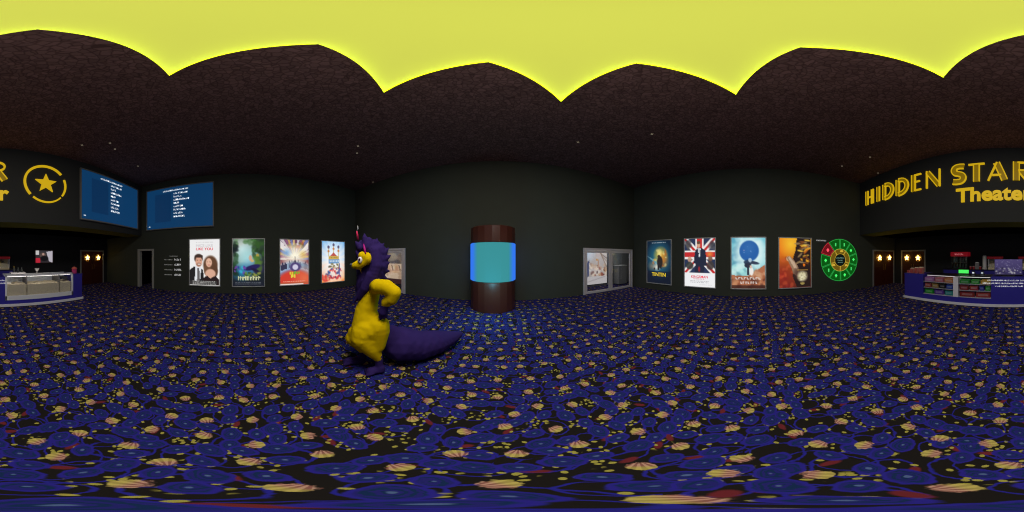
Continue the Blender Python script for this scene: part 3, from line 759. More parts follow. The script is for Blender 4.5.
for k in range(10):
    a0 = 90 - 36*k + 1.0; mid = a0 - 18
    red = k == 8
    ro, ri = (0.93, 0.50)
    off = 0.03 if red else 0.0
    ox, oy = off*math.cos(math.radians(mid)), off*math.sin(math.radians(mid))
    pts = [(ox+x, oy+y) for x, y in arc(0, 0, ro, ro, a0-1.2, a0-34.8, 10) + arc(0, 0, ri, ri, a0-34.0, a0-2.0, 8)]
    bm = bmesh.new(); add_prism(bm, pts, 0.025, Md)
    sg = obj('segment', bm, RED if red else GREEN, dial)
    if red: sg['label'] = 'red segment'
    bm = bmesh.new(); add_ribbon(bm, pts, 0.022, 0.024, 0.032, Md, True)
    obj('segment_outline', bm, LRED if red else LGREEN, sg)
    bm = bmesh.new(); mx, my = 0.72*math.cos(math.radians(mid))+ox, 0.72*math.sin(math.radians(mid))+oy
    add_box(bm, mx-0.03, mx+0.03, -0.032, -0.024, my-0.07, my+0.07)
    if k % 3 != 0: add_box(bm, mx-0.06, mx+0.06, -0.032, -0.024, my-0.02, my+0.03)
    obj('segment_mark', bm, mat('mark_red', (255, 120, 130), 0.5, emit=(240, 80, 96), es=1.0) if red else mat('mark_green', (110, 240, 130), 0.5, emit=(64, 200, 100), es=1.0), sg)
for k in range(5):
    a0 = 90+36-72*k
    pts = arc(0, 0, 0.49, 0.49, a0-2, a0-70, 10) + arc(0, 0, 0.28, 0.28, a0-70, a0-2, 8)
    bm = bmesh.new(); add_prism(bm, pts, 0.03, Md); sg = obj('gold_segment', bm, DGOLD, dial)
    bm = bmesh.new(); add_ribbon(bm, pts, 0.014, 0.029, 0.036, Md, True); obj('segment_outline', bm, BGOLD, sg)
for a in (80, 212, 322):
    bm = bmesh.new(); x, y = 0.40*math.cos(math.radians(a)), 0.40*math.sin(math.radians(a))
    add_prism(bm, [(x-0.09, y-0.04), (x+0.09, y-0.04), (x+0.05, y+0.05), (x-0.05, y+0.05)], 0.04, Md)
    obj('gold_marker', bm, BGOLD, dial)
bm = bmesh.new(); add_prism(bm, [(0.27*math.cos(2*PI*k/32), 0.27*math.sin(2*PI*k/32)) for k in range(32)], 0.03, Md)
hubo = obj('hub', bm, mat('dial_hub', (12, 22, 20), 0.6, emit=(10, 26, 22), es=0.6), dial)
bm = bmesh.new(); scribble(bm, -0.2, 0.2, 0.07, 0.05, 3, -0.03); scribble(bm, -0.13, 0.13, -0.03, 0.04, 4, -0.03); scribble(bm, -0.12, 0.14, -0.12, 0.04, 5, -0.03)
obj('hub_lettering', bm, mat('hub_lettering_teal', (140, 190, 170), 0.6, emit=(110, 150, 140), es=0.7), hubo)
p = on_x(821.5, 240.5, XR)
bm = bmesh.new(); scribble(bm, -0.24, 0.24, -0.03, 0.06, 6, -0.004)
o = obj('name_lettering', bm, mat('soft_white_lettering', (190, 190, 190), 0.6, emit=(150, 150, 150), es=0.8)); o.location = p; o.rotation_euler = (0, 0, -PI/2)
tag(o, 'tiny white word on the wall above left of the green dial', 'lettering')

# ---------------------------------------------------------------- glass double doors and the hall behind them
HALLGREY = mat('grey_hall_wall', (130, 130, 128), 0.8)
def glass_doors(name, x0, x1, label):
    d = bpy.data.objects.new(name, None); C.objects.link(d); d.location = (0, YB, 0); d['kind'] = 'structure'; d['label'] = label
    h = GZ; f = 0.085; xm = (x0+x1)/2
    obj('door_frame', B((x0, x0+f, -0.05, 0.12, 0, h), (x1-f, x1, -0.05, 0.12, 0, h), (x0+f, x1-f, -0.05, 0.12, h-f, h), bev=0.008), STEEL, d)
    for a, b_ in ((x0+f+0.01, xm-0.006), (xm+0.006, x1-f-0.01)):
        s = 0.10; z0, z1 = 0.01, h-f-0.01
        lf = obj('door_leaf', B((a, a+s, -0.02, 0.04, z0, z1), (b_-s, b_, -0.02, 0.04, z0, z1), (a+s, b_-s, -0.02, 0.04, z1-s, z1), (a+s, b_-s, -0.02, 0.04, z0, z0+s), bev=0.006), STEEL, d)
        obj('glass_pane', B((a+s, b_-s, 0.005, 0.015, z0+s, z1-s)), GLASS, lf)
        hx = b_-s/2 if a < xm-0.5 else a+s/2
        bm = bmesh.new(); add_tube(bm, [(hx, -0.02, 0.8), (hx, -0.07, 0.82), (hx, -0.07, 1.2), (hx, -0.02, 1.22)], 0.012, 8)
        obj('door_handle', bm, STEEL, lf)
    return d
glass_doors('door_5', GD[0][0], GD[0][1], 'glass double door in a steel frame behind the purple creature')
glass_doors('door_6', GD[1][0], GD[1][1], 'glass double door in a steel frame right of the aquarium column')
YH = YB + 1.35
for nm, bx_ in (('wall_hall_back', (XL-T, XR+T+1.2, YH, YH+0.1, 0, 2.5)), ('wall_hall_left', (XL-T-0.1, XL-T, YB+T, YH, 0, 2.5)), ('wall_hall_right', (XR+1.3, XR+1.4, YB+T, YH, 0, 2.5)),
                ('wall_hall_middle', (-2.2, 2.2, YB+T, YH, 0, 2.5)), ('wall_hall_front', (XR+T, XR+1.4, YB+0.05, YB+T, 0, 2.5))):
    struct(nm, B(bx_), HALLGREY)
struct('ceiling_hall', B((XL-T-0.1, XR+1.4, YB+T, YH+0.1, 2.5, 2.6)), HALLGREY)
struct('floor_hall', B((XR+T, XR+1.4, YB+0.05, YB+2.0, -0.1, 0.0)), CARPET)
def mural_right():
    c = Canvas(56, 70, (206, 198, 196), (178, 166, 160))
    c.glow(0.12, 0.1, 0.4, 0.3, (206, 226, 246), 1, 0.7)
    for k in range(7):
        y = 0.02+0.08*k; c.line(0.2+0.08*k, -0.05, 1.05, y*1.3+0.05, 0.03, [(170, 150, 136), (226, 214, 204), (136, 116, 106)][k % 3], 0.8)
    for k in range(4): c.line(0.0, 0.25+0.1*k, 0.34-0.02*k, 0.42+0.06*k, 0.025, [(160, 146, 138), (226, 220, 214)][k % 2], 0.8)
    c.poly([(0.14, 0.40), (0.24, 0.30), (0.22, 0.76), (0.06, 0.80)], (62, 74, 118), 0.95)
    c.ell(0.56, 0.30, 0.04, 0.03, (206, 150, 80)); c.ell(0.62, 0.42, 0.03, 0.14, (190, 140, 110), 0.7)
    c.specks(26, 0.34, 0.55, 0.95, 0.74, 0.05, [(110, 70, 62), (86, 62, 58), (190, 150, 116), (150, 84, 70), (226, 206, 186), (214, 200, 190)], 0.85, 3)
    c.specks(16, 0.3, 0.44, 0.98, 0.56, 0.04, [(206, 176, 150), (232, 212, 190), (166, 132, 110)], 0.8, 4)
    c.rect(0, 0.78, 1, 1, (206, 200, 200), 0.9); c.line(0.0, 0.95, 0.9, 0.80, 0.03, (170, 160, 160), 0.7)
    return c
def mural_left():
    c = Canvas(56, 60, (92, 82, 78), (206, 170, 130))
    c.specks(40, 0, 0, 1, 0.40, 0.08, [(110, 100, 94), (80, 72, 70), (128, 116, 104)], 0.6, 3)
    c.ell(0.55, 0.22, 0.16, 0.12, (150, 136, 118), 0.7)
    c.rect(0, 0.42, 1, 0.86, (214, 186, 158)); c.specks(40, 0, 0.44, 1, 0.84, 0.06, [(226, 204, 184), (196, 160, 122), (232, 196, 150), (170, 136, 110)], 0.6, 4)
    for k in range(4): c.line(0.1+0.22*k, 0.46, 0.14+0.22*k, 0.62, 0.03, (96, 76, 66), 0.8)
    c.line(0, 0.64, 1, 0.60, 0.02, (180, 150, 126), 0.8)
    c.rect(0, 0.86, 1, 1, (60, 34, 34), 0.95)
    return c
def mural(name, x0, x1, z0, z1, cv, label):
    t = thing(name, label, 'mural', ((x0+x1)/2, YH, (z0+z1)/2))
    w, h = (x1-x0)/2, (z1-z0)/2
    obj('mural_board', B((-w-0.02, w+0.02, -0.03, 0, -h-0.02, h+0.02)), mat('board_grey', (90, 88, 86), 0.7), t)
    s = obj('mural_print', cv.mesh('print', 2*w, 2*h), print_mat('mural_ink', 0.85), t); s.location.y = -0.034
mural('hall_mural', 4.05, 5.55, 0.12, 1.95, mural_right(), 'bright picture of a shopping hall behind the right glass doors')
mural('hall_mural', -6.5, -4.35, 0.12, 1.95, mural_left(), 'brown and peach picture of a shopping hall behind the left glass doors')
t = thing('hall_cabinet', 'grey cabinet standing behind the right glass door leaf', 'cabinet', (6.3, YH-0.3, 0))
obj('cabinet_body', B((-0.3, 0.3, -0.22, 0.22, 0.04, 1.05), bev=0.01), mat('grey_cabinet', (146, 146, 144), 0.7), t)
obj('cabinet_top', B((-0.33, 0.33, -0.25, 0.23, 1.05, 1.09), bev=0.006), mat('pale_cabinet_top', (200, 200, 198), 0.6), t)
obj('plinth', B((-0.28, 0.28, -0.2, 0.2, 0, 0.04)), mat('black_plinth', (20, 20, 20), 0.8), t)

# ---------------------------------------------------------------- aquarium column
cd = 5.0; ca = bearing(493)
col = thing('aquarium_column', 'round brown column with a glowing blue aquarium band at the back wall', 'column', (cd*math.sin(ca), cd*math.cos(ca), 0))
WOOD = mat('polished_brown_wood', (74, 36, 26), 0.32, spec=0.5, vary=0.18, scale=3)
bm = bmesh.new(); add_lathe(bm, [(0.665, 0), (0.68, 0.01), (0.68, 0.86), (0.66, 0.885)], 20); obj('column_base', bm, WOOD, col)
bm = bmesh.new(); add_lathe(bm, [(0.66, 1.97), (0.68, 1.985), (0.68, 2.43), (0.66, 2.445)], 20); obj('column_cap', bm, WOOD, col)
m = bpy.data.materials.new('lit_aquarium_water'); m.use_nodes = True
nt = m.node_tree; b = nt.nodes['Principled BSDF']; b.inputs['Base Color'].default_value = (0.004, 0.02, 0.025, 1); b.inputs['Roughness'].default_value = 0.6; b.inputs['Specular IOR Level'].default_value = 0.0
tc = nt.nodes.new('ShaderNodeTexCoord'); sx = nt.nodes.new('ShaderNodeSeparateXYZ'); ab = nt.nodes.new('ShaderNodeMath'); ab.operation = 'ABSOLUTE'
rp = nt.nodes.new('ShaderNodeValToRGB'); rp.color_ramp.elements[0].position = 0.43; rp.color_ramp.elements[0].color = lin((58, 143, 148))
rp.color_ramp.elements[1].position = 0.57; rp.color_ramp.elements[1].color = lin((52, 120, 240))  # blue edge glow painted into the emission across local x
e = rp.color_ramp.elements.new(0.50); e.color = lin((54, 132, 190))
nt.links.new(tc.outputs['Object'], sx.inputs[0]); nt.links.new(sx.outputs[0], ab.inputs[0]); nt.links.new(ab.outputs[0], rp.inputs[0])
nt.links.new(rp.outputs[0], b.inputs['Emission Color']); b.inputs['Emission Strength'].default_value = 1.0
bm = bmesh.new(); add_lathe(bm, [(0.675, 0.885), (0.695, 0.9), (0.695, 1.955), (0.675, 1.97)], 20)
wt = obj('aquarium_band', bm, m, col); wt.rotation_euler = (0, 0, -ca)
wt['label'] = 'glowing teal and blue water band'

# ---------------------------------------------------------------- concession counter
NAVY = mat('navy_counter_laminate', (52, 46, 150), 0.5, vary=0.06, scale=4)
WHITEP = mat('white_counter_trim', (225, 222, 226), 0.5)
BLACKTOP = mat('black_counter_top', (30, 28, 34), 0.35, spec=0.4)
CY, CD_, CZ = -4.9, 0.72, 0.96
ctr = thing('concession_counter', 'long navy concession counter with white base strip under the sign', 'counter', (0, CY, 0))
segs = dict(right_end=(2.886, 3.69), candy=(0.567, 2.886), middle=(-0.584, 0.567), popcorn=(-2.91, -0.584), left_end=(-3.29, -2.91))
def seg_box(a, b_, z0, z1, y0=-CD_, y1=0.0): return (a, b_, y0, y1, z0, z1)
obj('counter_body', B(seg_box(2.886, 3.69, 0, CZ-0.03), seg_box(-0.584, 0.567, 0, CZ-0.03), seg_box(-3.29, -2.91, 0, CZ-0.03),
                      seg_box(0.567, 2.886, 0, 0.27), seg_box(-2.91, -0.584, 0, 0.22), bev=0.006), NAVY, ctr)
obj('base_strip', B((-3.33, 3.73, 0.0, 0.05, 0.02, 0.10), (-3.34, -3.29, -CD_, 0.05, 0.02, 0.10), (3.69, 3.74, -CD_, 0.05, 0.02, 0.10), bev=0.006), WHITEP, ctr)
obj('counter_top', B((2.87, 3.71, -CD_-0.02, 0.0, CZ-0.03, CZ), (-0.584, 0.567, -CD_-0.02, 0.0, CZ-0.03, CZ), (-3.31, -2.91, -CD_-0.02, 0.0, CZ-0.03, CZ), bev=0.004), NAVY, ctr)
# candy showcase
cs = thing('candy_showcase', 'glass fronted showcase of boxed sweets in the counter with white divider', 'showcase', (0, CY, 0))
a, b_ = 0.567, 2.886; dv0, dv1 = 1.61, 1.78
obj('showcase_back', B((a, b_, -CD_, -CD_+0.03, 0.27, CZ-0.04)), BLACKTOP, cs)
obj('divider', B((dv0, dv1, -0.42, 0.0, 0.27, CZ-0.04), bev=0.006), WHITEP, cs)
obj('showcase_top', B((a, b_, -CD_-0.02, -0.22, CZ-0.04, CZ), bev=0.004), BLACKTOP, cs)
SHELF = mat('pale_shelf', (190, 186, 190), 0.5)
SZ = (0.27, 0.49, 0.70)
for z in SZ:
    for xa, xb in ((a, dv0), (dv1, b_)):
        obj('shelf', B((xa, xb, -CD_+0.03, -0.015, z, z+0.018), bev=0.003), SHELF, cs)
obj('glow_tube', B((a+0.05, b_-0.05, -0.24, -0.22, CZ-0.06, CZ-0.04)), mat('showcase_fill', (240, 240, 240), 0.5, emit=(255, 250, 245), es=0.35), cs)  # glowing strip added to brighten the sweets, not a real tube
bm = bmesh.new()
for xa, xb in ((a+0.005, dv0), (dv1, b_-0.005)): add_box(bm, xa, xb, -0.012, -0.006, 0.29, CZ-0.06)
obj('glass_front', bm, GLASS, cs)
cand = []
def candy(x0, x1, shelf, rgb, h, label):
    w = x1-x0
    t = thing('candy_box', label, 'candy box', ((x0+x1)/2, CY-0.20, SZ[shelf]+0.019), 0, 'boxes of sweets in the showcase')
    m = mat('candy_card_%d_%d_%d' % rgb, rgb, 0.45); k = w/2-0.012
    obj('carton', B((-k, k, -0.13, 0.13, 0, h), bev=0.008), m, t)
    obj('label_band', B((-k*0.7, k*0.7, 0.128, 0.134, h*0.3, h*0.7)), mat('candy_band_%d_%d_%d' % rgb, tuple(min(255, int(c*0.6+90)) for c in rgb), 0.5), t)
    bm = bmesh.new(); add_box(bm, -k*0.9, k*0.9, -0.01, 0.01, h, h+0.012)
    obj('top_flap', bm, m, t)
right = 'near the counter end'; 
candy(2.50, 2.87, 2, (196, 130, 190), 0.14, 'lilac candy box on the top shelf at the navy counter end')
candy(2.14, 2.48, 2, (206, 120, 130), 0.14, 'rose candy box in the middle of the top shelf by the counter end')
candy(1.80, 2.12, 2, (214, 140, 84), 0.14, 'orange candy box on the top shelf beside the white divider')
candy(2.60, 2.87, 1, (170, 76, 66), 0.14, 'brick red candy box on the middle shelf at the navy counter end')
candy(2.33, 2.58, 1, (176, 140, 70), 0.14, 'mustard candy box on the middle shelf beside the black box')
candy(2.07, 2.31, 1, (34, 32, 30), 0.14, 'black candy box on the middle shelf beside the blue box')
candy(1.80, 2.05, 1, (44, 76, 170), 0.14, 'blue candy box on the middle shelf touching the white divider')
candy(2.51, 2.87, 0, (40, 170, 44), 0.15, 'bright green candy box on the bottom shelf at the counter end')
candy(2.13, 2.49, 0, (110, 66, 170), 0.15, 'purple candy box on the bottom shelf between green and teal')
candy(1.80, 2.11, 0, (44, 150, 150), 0.15, 'teal candy box on the bottom shelf beside the white divider')
candy(1.24, 1.59, 2, (46, 150, 52), 0.12, 'dark green candy box on the top shelf left end after the divider')
candy(0.93, 1.22, 2, (60, 164, 60), 0.12, 'green candy box on the top shelf beside the yellow box')
candy(0.58, 0.91, 2, (206, 160, 40), 0.12, 'yellow candy box on the top shelf of the right bay')
candy(1.28, 1.59, 1, (150, 46, 44), 0.15, 'dark red candy box on the middle shelf touching the divider')
candy(0.97, 1.26, 1, (176, 62, 56), 0.15, 'red candy box on the middle shelf beside the navy blue box')
candy(0.78, 0.95, 1, (40, 50, 160), 0.15, 'narrow navy blue candy box between red and green boxes')
candy(0.58, 0.76, 1, (44, 150, 50), 0.15, 'narrow green candy box at the right end of the middle shelf')
candy(1.08, 1.59, 0, (150, 44, 40), 0.16, 'wide dark red candy box on the bottom shelf by the divider')
candy(0.58, 1.06, 0, (178, 66, 56), 0.16, 'wide lighter red candy box at the right end of the bottom shelf')
# popcorn showcase
ps = thing('popcorn_showcase', 'white framed glass popcorn showcase at the left of the counter', 'showcase', (0, CY, 0))
a, b_ = -2.91, -0.584
obj('showcase_frame', B((a, a+0.06, -0.05, 0.01, 0.22, CZ+0.06), (b_-0.06, b_, -0.05, 0.01, 0.22, CZ+0.06), (a, b_, -0.05, 0.01, 0.22, 0.36), (a, b_, -0.10, 0.01, CZ+0.01, CZ+0.06), bev=0.006), mat('white_showcase_frame', (222, 222, 226), 0.5), ps)
obj('showcase_back', B((a, b_, -CD_, -CD_+0.04, 0.22, CZ+0.03)), mat('pale_showcase_back', (206, 208, 212), 0.5), ps)
obj('glow_tube', B((a+0.05, b_-0.05, -0.14, -0.11, CZ-0.01, CZ+0.01)), mat('popcorn_lamp', (240, 240, 240), 0.5, emit=(255, 246, 232), es=5.0), ps)
obj('showcase_floor', B((a, b_, -CD_+0.04, -0.05, 0.22, 0.27)), SHELF, ps)
obj('showcase_top', B((a, b_, -CD_-0.02, -0.10, CZ+0.02, CZ+0.05), bev=0.004), GLASS, ps)
for x in (-1.28, -2.40): obj('partition', B((x-0.012, x+0.012, -CD_+0.05, -0.06, 0.27, CZ)), mat('grey_partition', (120, 118, 116), 0.5), ps)
obj('glass_front', B((a+0.06, b_-0.06, -0.03, -0.024, 0.36, CZ+0.01)), GLASS, ps)
POP = mat('popped_corn', (236, 214, 182), 0.9, vary=0.3, scale=40)
bm = bmesh.new(); g = random.Random(4)
nx, ny = 96, 18
V = [[bm.verts.new((a+0.07+(b_-a-0.14)*i/nx, CY-0.06-(CD_-0.13)*j/ny, 0.70+0.03*g.random()-0.02*abs(math.sin(i*0.2)))) for i in range(nx+1)] for j in range(ny+1)]
for j in range(ny):
    for i in range(nx): bm.faces.new((V[j][i], V[j][i+1], V[j+1][i+1], V[j+1][i]))
bot = [bm.verts.new((v.co.x, v.co.y, 0.275)) for v in V[0]]
for i in range(nx): bm.faces.new((V[0][i], V[0][i+1], bot[i+1], bot[i]))
for side in (0, nx):
    bb = bm.verts.new((V[ny][side].co.x, V[ny][side].co.y, 0.275))
    bm.faces.new([V[j][side] for j in range(ny+1)] + [bb, bot[side]])
o = obj('popcorn', bm, POP); tag(o, 'heaped pale popcorn filling the white showcase', 'popcorn', kind='stuff')
t = thing('popcorn_scoop', 'dark metal scoop lying on the popcorn by the navy counter end', 'scoop', (-2.66, CY-0.16, 0.74), 0.3)
bm = bmesh.new(); add_prism(bm, [(-0.14, 0), (0.14, 0.06), (0.14, 0.16), (-0.14, 0.14)], 0.10, lambda u, q, t_: (u, -t_, q)); obj('scoop_pan', bm, DARKGREY, t)
bm = bmesh.new(); add_tube(bm, [(0.12, -0.05, 0.1), (0.24, -0.05, 0.16)], 0.014, 8); obj('scoop_handle', bm, DARKGREY, t)

# back bar and the machines on it
BY = -6.85
bb = thing('back_counter', 'dark navy back counter behind the concession counter', 'counter', (0, BY, 0))
obj('counter_body', B((-1.15, 2.96, -0.50, -0.02, 0, 0.98), bev=0.006), NAVY, bb)
obj('counter_top', B((-1.17, 2.98, -0.52, 0.0, 0.98, 1.02), bev=0.006), BLACKTOP, bb)
REDM = mat('red_machine_canopy', (200, 26, 44), 0.4); CREAM = mat('cream_panel', (214, 196, 160), 0.6)
t = thing('drinks_cooler', 'drinks cabinet with red lit canopy at the left of the back counter', 'drinks cooler', (2.21, BY-0.02, 1.02))
obj('cooler_body', B((-0.38, 0.38, -0.44, -0.36, 0.0, 0.56), (-0.38, -0.35, -0.36, -0.02, 0, 0.56), (0.35, 0.38, -0.36, -0.02, 0, 0.56), (-0.38, 0.38, -0.44, -0.02, 0.0, 0.04), bev=0.004), mat('black_cooler', (30, 34, 32), 0.5), t)
cn = obj('canopy', B((-0.41, 0.41, -0.46, 0.0, 0.56, 0.76), bev=0.02), mat('red_lit_canopy', (180, 20, 36), 0.4, emit=(110, 10, 22), es=0.6), t)
bm = bmesh.new(); scribble(bm, -0.2, 0.2, 0.62, 0.08, 5, 0.005); 
lt = obj('canopy_lettering', bm, mat('pink_script', (230, 170, 170), 0.6, emit=(190, 110, 116), es=0.7), cn); lt.scale = (-1, 1, 1)
obj('cooler_shelf', B((-0.35, 0.35, -0.36, -0.04, 0.28, 0.30)), DARKGREY, t)
for k in range(5): 
    bm = bmesh.new(); add_lathe(bm, [(0.03, 0), (0.035, 0.01), (0.035, 0.12), (0.014, 0.17), (0.014, 0.2)], 12, (-0.28+0.14*k, -0.16, 0.045)); obj('bottle', bm, mat('dark_green_bottle', (60, 84, 70), 0.3), t, True)
    bm = bmesh.new(); add_lathe(bm, [(0.03, 0), (0.035, 0.01), (0.035, 0.12), (0.014, 0.17), (0.014, 0.2)], 12, (-0.28+0.14*k, -0.16, 0.305)); obj('bottle', bm, mat('dark_green_bottle', (60, 84, 70), 0.3), t, True)
obj('glass_front', B((-0.35, 0.35, -0.03, -0.024, 0.04, 0.56)), GLASS, t)
def popcorn_machine(x, label):
    t = thing('popcorn_machine', label, 'popcorn machine', (x, BY-0.03, 1.02), 0, 'red topped popcorn machines on the back counter')
    obj('machine_base', B((-0.30, 0.30, -0.42, 0, 0, 0.08), bev=0.006), CREAM, t)
    for sx_ in (-1, 1):
        for y in (-0.41, -0.03): obj('corner_post', B((sx_*0.29-0.012, sx_*0.29+0.012, y, y+0.024, 0.08, 0.45)), STEEL, t)
    tp = obj('canopy', B((-0.34, 0.34, -0.44, 0.02, 0.45, 0.56), bev=0.02), REDM, t)
    obj('cabinet_glass', B((-0.28, 0.28, -0.022, -0.018, 0.08, 0.45)), GLASS, t)
    obj('cabinet_back', B((-0.28, 0.28, -0.40, -0.38, 0.08, 0.45)), CREAM, t)
    bm = bmesh.new(); g = random.Random(3)
    V = [[bm.verts.new((-0.27+0.54*i/12, -0.37+0.34*j/8, 0.20+0.06*math.sin(PI*i/12)+0.025*g.random())) for i in range(13)] for j in range(9)]
    for j in range(8):
        for i in range(12): bm.faces.new((V[j][i], V[j][i+1], V[j+1][i+1], V[j+1][i]))
    lo = [bm.verts.new((v.co.x, v.co.y, 0.08)) for v in V[8]]
    for i in range(12): bm.faces.new((V[8][i], V[8][i+1], lo[i+1], lo[i]))
    h = obj('popcorn_heap', bm, POP, t); h['kind'] = 'stuff'
    bm = bmesh.new(); add_lathe(bm, [(0.05, 0.30), (0.08, 0.31), (0.085, 0.38), (0.06, 0.39)], 14, (0, -0.2, 0)); obj('kettle', bm, DARKGREY, t)
    obj('kettle_bracket', B((-0.01, 0.01, -0.21, -0.19, 0.38, 0.46)), DARKGREY, t)
popcorn_machine(0.625, 'red topped popcorn machine beside the tall white dispenser')
popcorn_machine(-0.70, 'red topped popcorn machine at the popcorn showcase end of the back counter')
t = thing('cup_dispenser', 'tall white cup dispenser tube next to the popcorn machine', 'dispenser', (1.09, BY-0.14, 1.02))
bm = bmesh.new(); add_lathe(bm, [(0.10, 0), (0.11, 0.01), (0.11, 0.06), (0.09, 0.08)], 20); obj('dispenser_base', bm, STEEL, t)
bm = bmesh.new(); add_lathe(bm, [(0.085, 0.08), (0.09, 0.09), (0.09, 0.55), (0.07, 0.60)], 20); obj('tube', bm, mat('white_plastic', (214, 210, 206), 0.5), t, False)
t = thing('napkin_holder', 'small grey napkin box beside the tall white dispenser', 'napkin holder', (1.42, BY-0.18, 1.02))
obj('holder_box', B((-0.09, 0.09, -0.08, 0.08, 0, 0.28), bev=0.01), mat('grey_plastic', (130, 126, 126), 0.5), t)
obj('napkins', B((-0.07, 0.07, -0.06, 0.06, 0.28, 0.31)), mat('paper_white', (220, 218, 214), 0.8), t)
def cup(name, loc, rgb, h, label, group, filler=None):
    t = thing(name, label, 'cup', loc, 0, group)
    bm = bmesh.new(); add_lathe(bm, [(h*0.30, 0), (h*0.32, 0.005), (h*0.42, h*0.98), (h*0.44, h)], 16); obj('cup_body', bm, mat('cup_%d_%d_%d' % rgb, rgb, 0.5), t)
    bm = bmesh.new(); add_lathe(bm, [(h*0.45, h*0.97), (h*0.45, h*1.03), (h*0.3, h*1.06)], 16); obj('cup_rim' if not filler else 'topping', bm, mat(*filler) if filler else mat('cup_rim_white', (200, 190, 186), 0.5), t)
for k, (x, lb) in enumerate(((1.70, 'red paper cup on the back counter nearest the drinks cooler'), (1.56, 'red paper cup between the outer cup and the napkin box'), (1.27, 'red paper cup between the napkin box and white dispenser'))):
    cup('paper_cup', (x, BY-0.08, 1.02), (170, 52, 56), 0.13, lb, 'red paper cups on the back counter')

# things on the front counter
def till(x, y, w, h, lit, label, es):
    t = thing('cash_register', label, 'cash register', (x, y, CZ), 0, 'tills on the front counter')
    obj('till_base', B((-w/2-0.03, w/2+0.03, -0.16, 0.10, 0, 0.03), bev=0.006), DARKGREY, t)
    d = obj('till_housing', B((-w/2-0.02, w/2+0.02, 0.0, 0.05, 0.03, h+0.06), bev=0.008), mat('black_plastic', (24, 24, 26), 0.5), t)
    obj('till_display', B((-w/2, w/2, 0.05, 0.055, 0.04, 0.03+h)), mat('display_%d_%d_%d' % lit, lit, 0.4, emit=lit, es=es), d)
till(1.58, CY-0.58, 0.36, 0.13, (70, 226, 90), 'cash register with a wide bright green display on the counter', 1.0)
till(1.24, CY-0.58, 0.07, 0.06, (190, 196, 200), 'card terminal with small white screen nearest the green till', 1.0)
till(0.93, CY-0.58, 0.07, 0.06, (166, 176, 184), 'card terminal with small white screen nearest the purple board', 0.8)
bx = [(3.62, 0.07, 0.10), (3.45, 0.09, 0.17), (3.26, 0.09, 0.20), (3.06, 0.11, 0.22)]
lbs = ('shortest tan popcorn tub at the outer corner of the counter', 'second pink popcorn tub from the outer counter corner', 'third pink popcorn tub from the outer counter corner', 'tallest pink popcorn tub on the end of the navy counter')
for (x, r, h), lb in zip(bx, lbs):
    t = thing('popcorn_tub', lb, 'popcorn tub', (x, CY-0.18, CZ), 0, 'popcorn tubs on the counter end')
    bm = bmesh.new()
    w = r*0.8
    lo = [bm.verts.new((sx_*w*0.8, sy*w*0.8, 0)) for sx_, sy in ((-1, -1), (1, -1), (1, 1), (-1, 1))]
    hi = [bm.verts.new((sx_*w, sy*w, h)) for sx_, sy in ((-1, -1), (1, -1), (1, 1), (-1, 1))]
    bm.faces.new(list(reversed(lo))); bm.faces.new(hi)
    for i in range(4): bm.faces.new((lo[i], lo[(i+1) % 4], hi[(i+1) % 4], hi[i]))
    obj('tub', bm, mat('pink_striped_card', (206, 130, 116), 0.6), t)
    bm = bmesh.new()
    for sx_ in (-0.55, 0.0, 0.55):
        add_box(bm, sx_*w-0.012, sx_*w+0.012, w*0.86, w*1.02, 0.02, h*0.98)
    obj('tub_stripes', bm, mat('red_stripe_card', (170, 60, 60), 0.6), t)
    if h > 0.12:
        bm = bmesh.new(); g = random.Random(int(h*100))
        for q in range(14): bmesh.ops.create_icosphere(bm, subdivisions=1, radius=0.024, matrix=Matrix.Translation((w*1.5*(g.random()-0.5), w*1.5*(g.random()-0.5), h+0.004)))
        po = obj('popped_kernels', bm, POP, t); po['kind'] = 'stuff'
# purple picture board and the words below it
pbd = thing('purple_board', 'glowing purple board with pale figures standing on the counter middle', 'board', (0.04, CY-0.22, CZ), PI)
cv = Canvas(50, 32, (110, 96, 160), (74, 66, 120))
cv.specks(60, 0, 0, 1, 0.6, 0.035, [(150, 140, 200), (84, 74, 136), (176, 168, 214), (96, 84, 150)], 0.7, 3)
cv.specks(36, 0.05, 0.55, 0.95, 0.95, 0.06, [(200, 196, 216), (60, 52, 84), (226, 222, 230), (120, 110, 150)], 0.8, 5)
cv.rect(0, 0.95, 1, 1, (60, 52, 90))
s = obj('board_print', cv.mesh('print', 0.86, 0.48), print_mat('board_ink', 0.42), pbd); s.location = (0, -0.022, 0.29)
obj('board_panel', B((-0.44, 0.44, -0.02, 0.0, 0.04, 0.54), bev=0.004), mat('purple_panel', (60, 52, 100), 0.5), pbd)
obj('board_stand', B((-0.2, 0.2, -0.08, 0.08, 0, 0.02), (-0.02, 0.02, 0.0, 0.02, 0.02, 0.3), bev=0.004), DARKGREY, pbd)
wl = thing('counter_lettering', 'three lines of white words on the navy counter front below the purple board', 'lettering', (0.02, CY, 0.6), PI)
for k, (hw, z) in enumerate(((0.66, 0.24), (0.80, 0.15), (0.42, 0.06))):
    bm = bmesh.new(); scribble(bm, -hw, hw, z, 0.044, 60+k, -0.006); obj('text_line', bm, WHITEINK, wl)
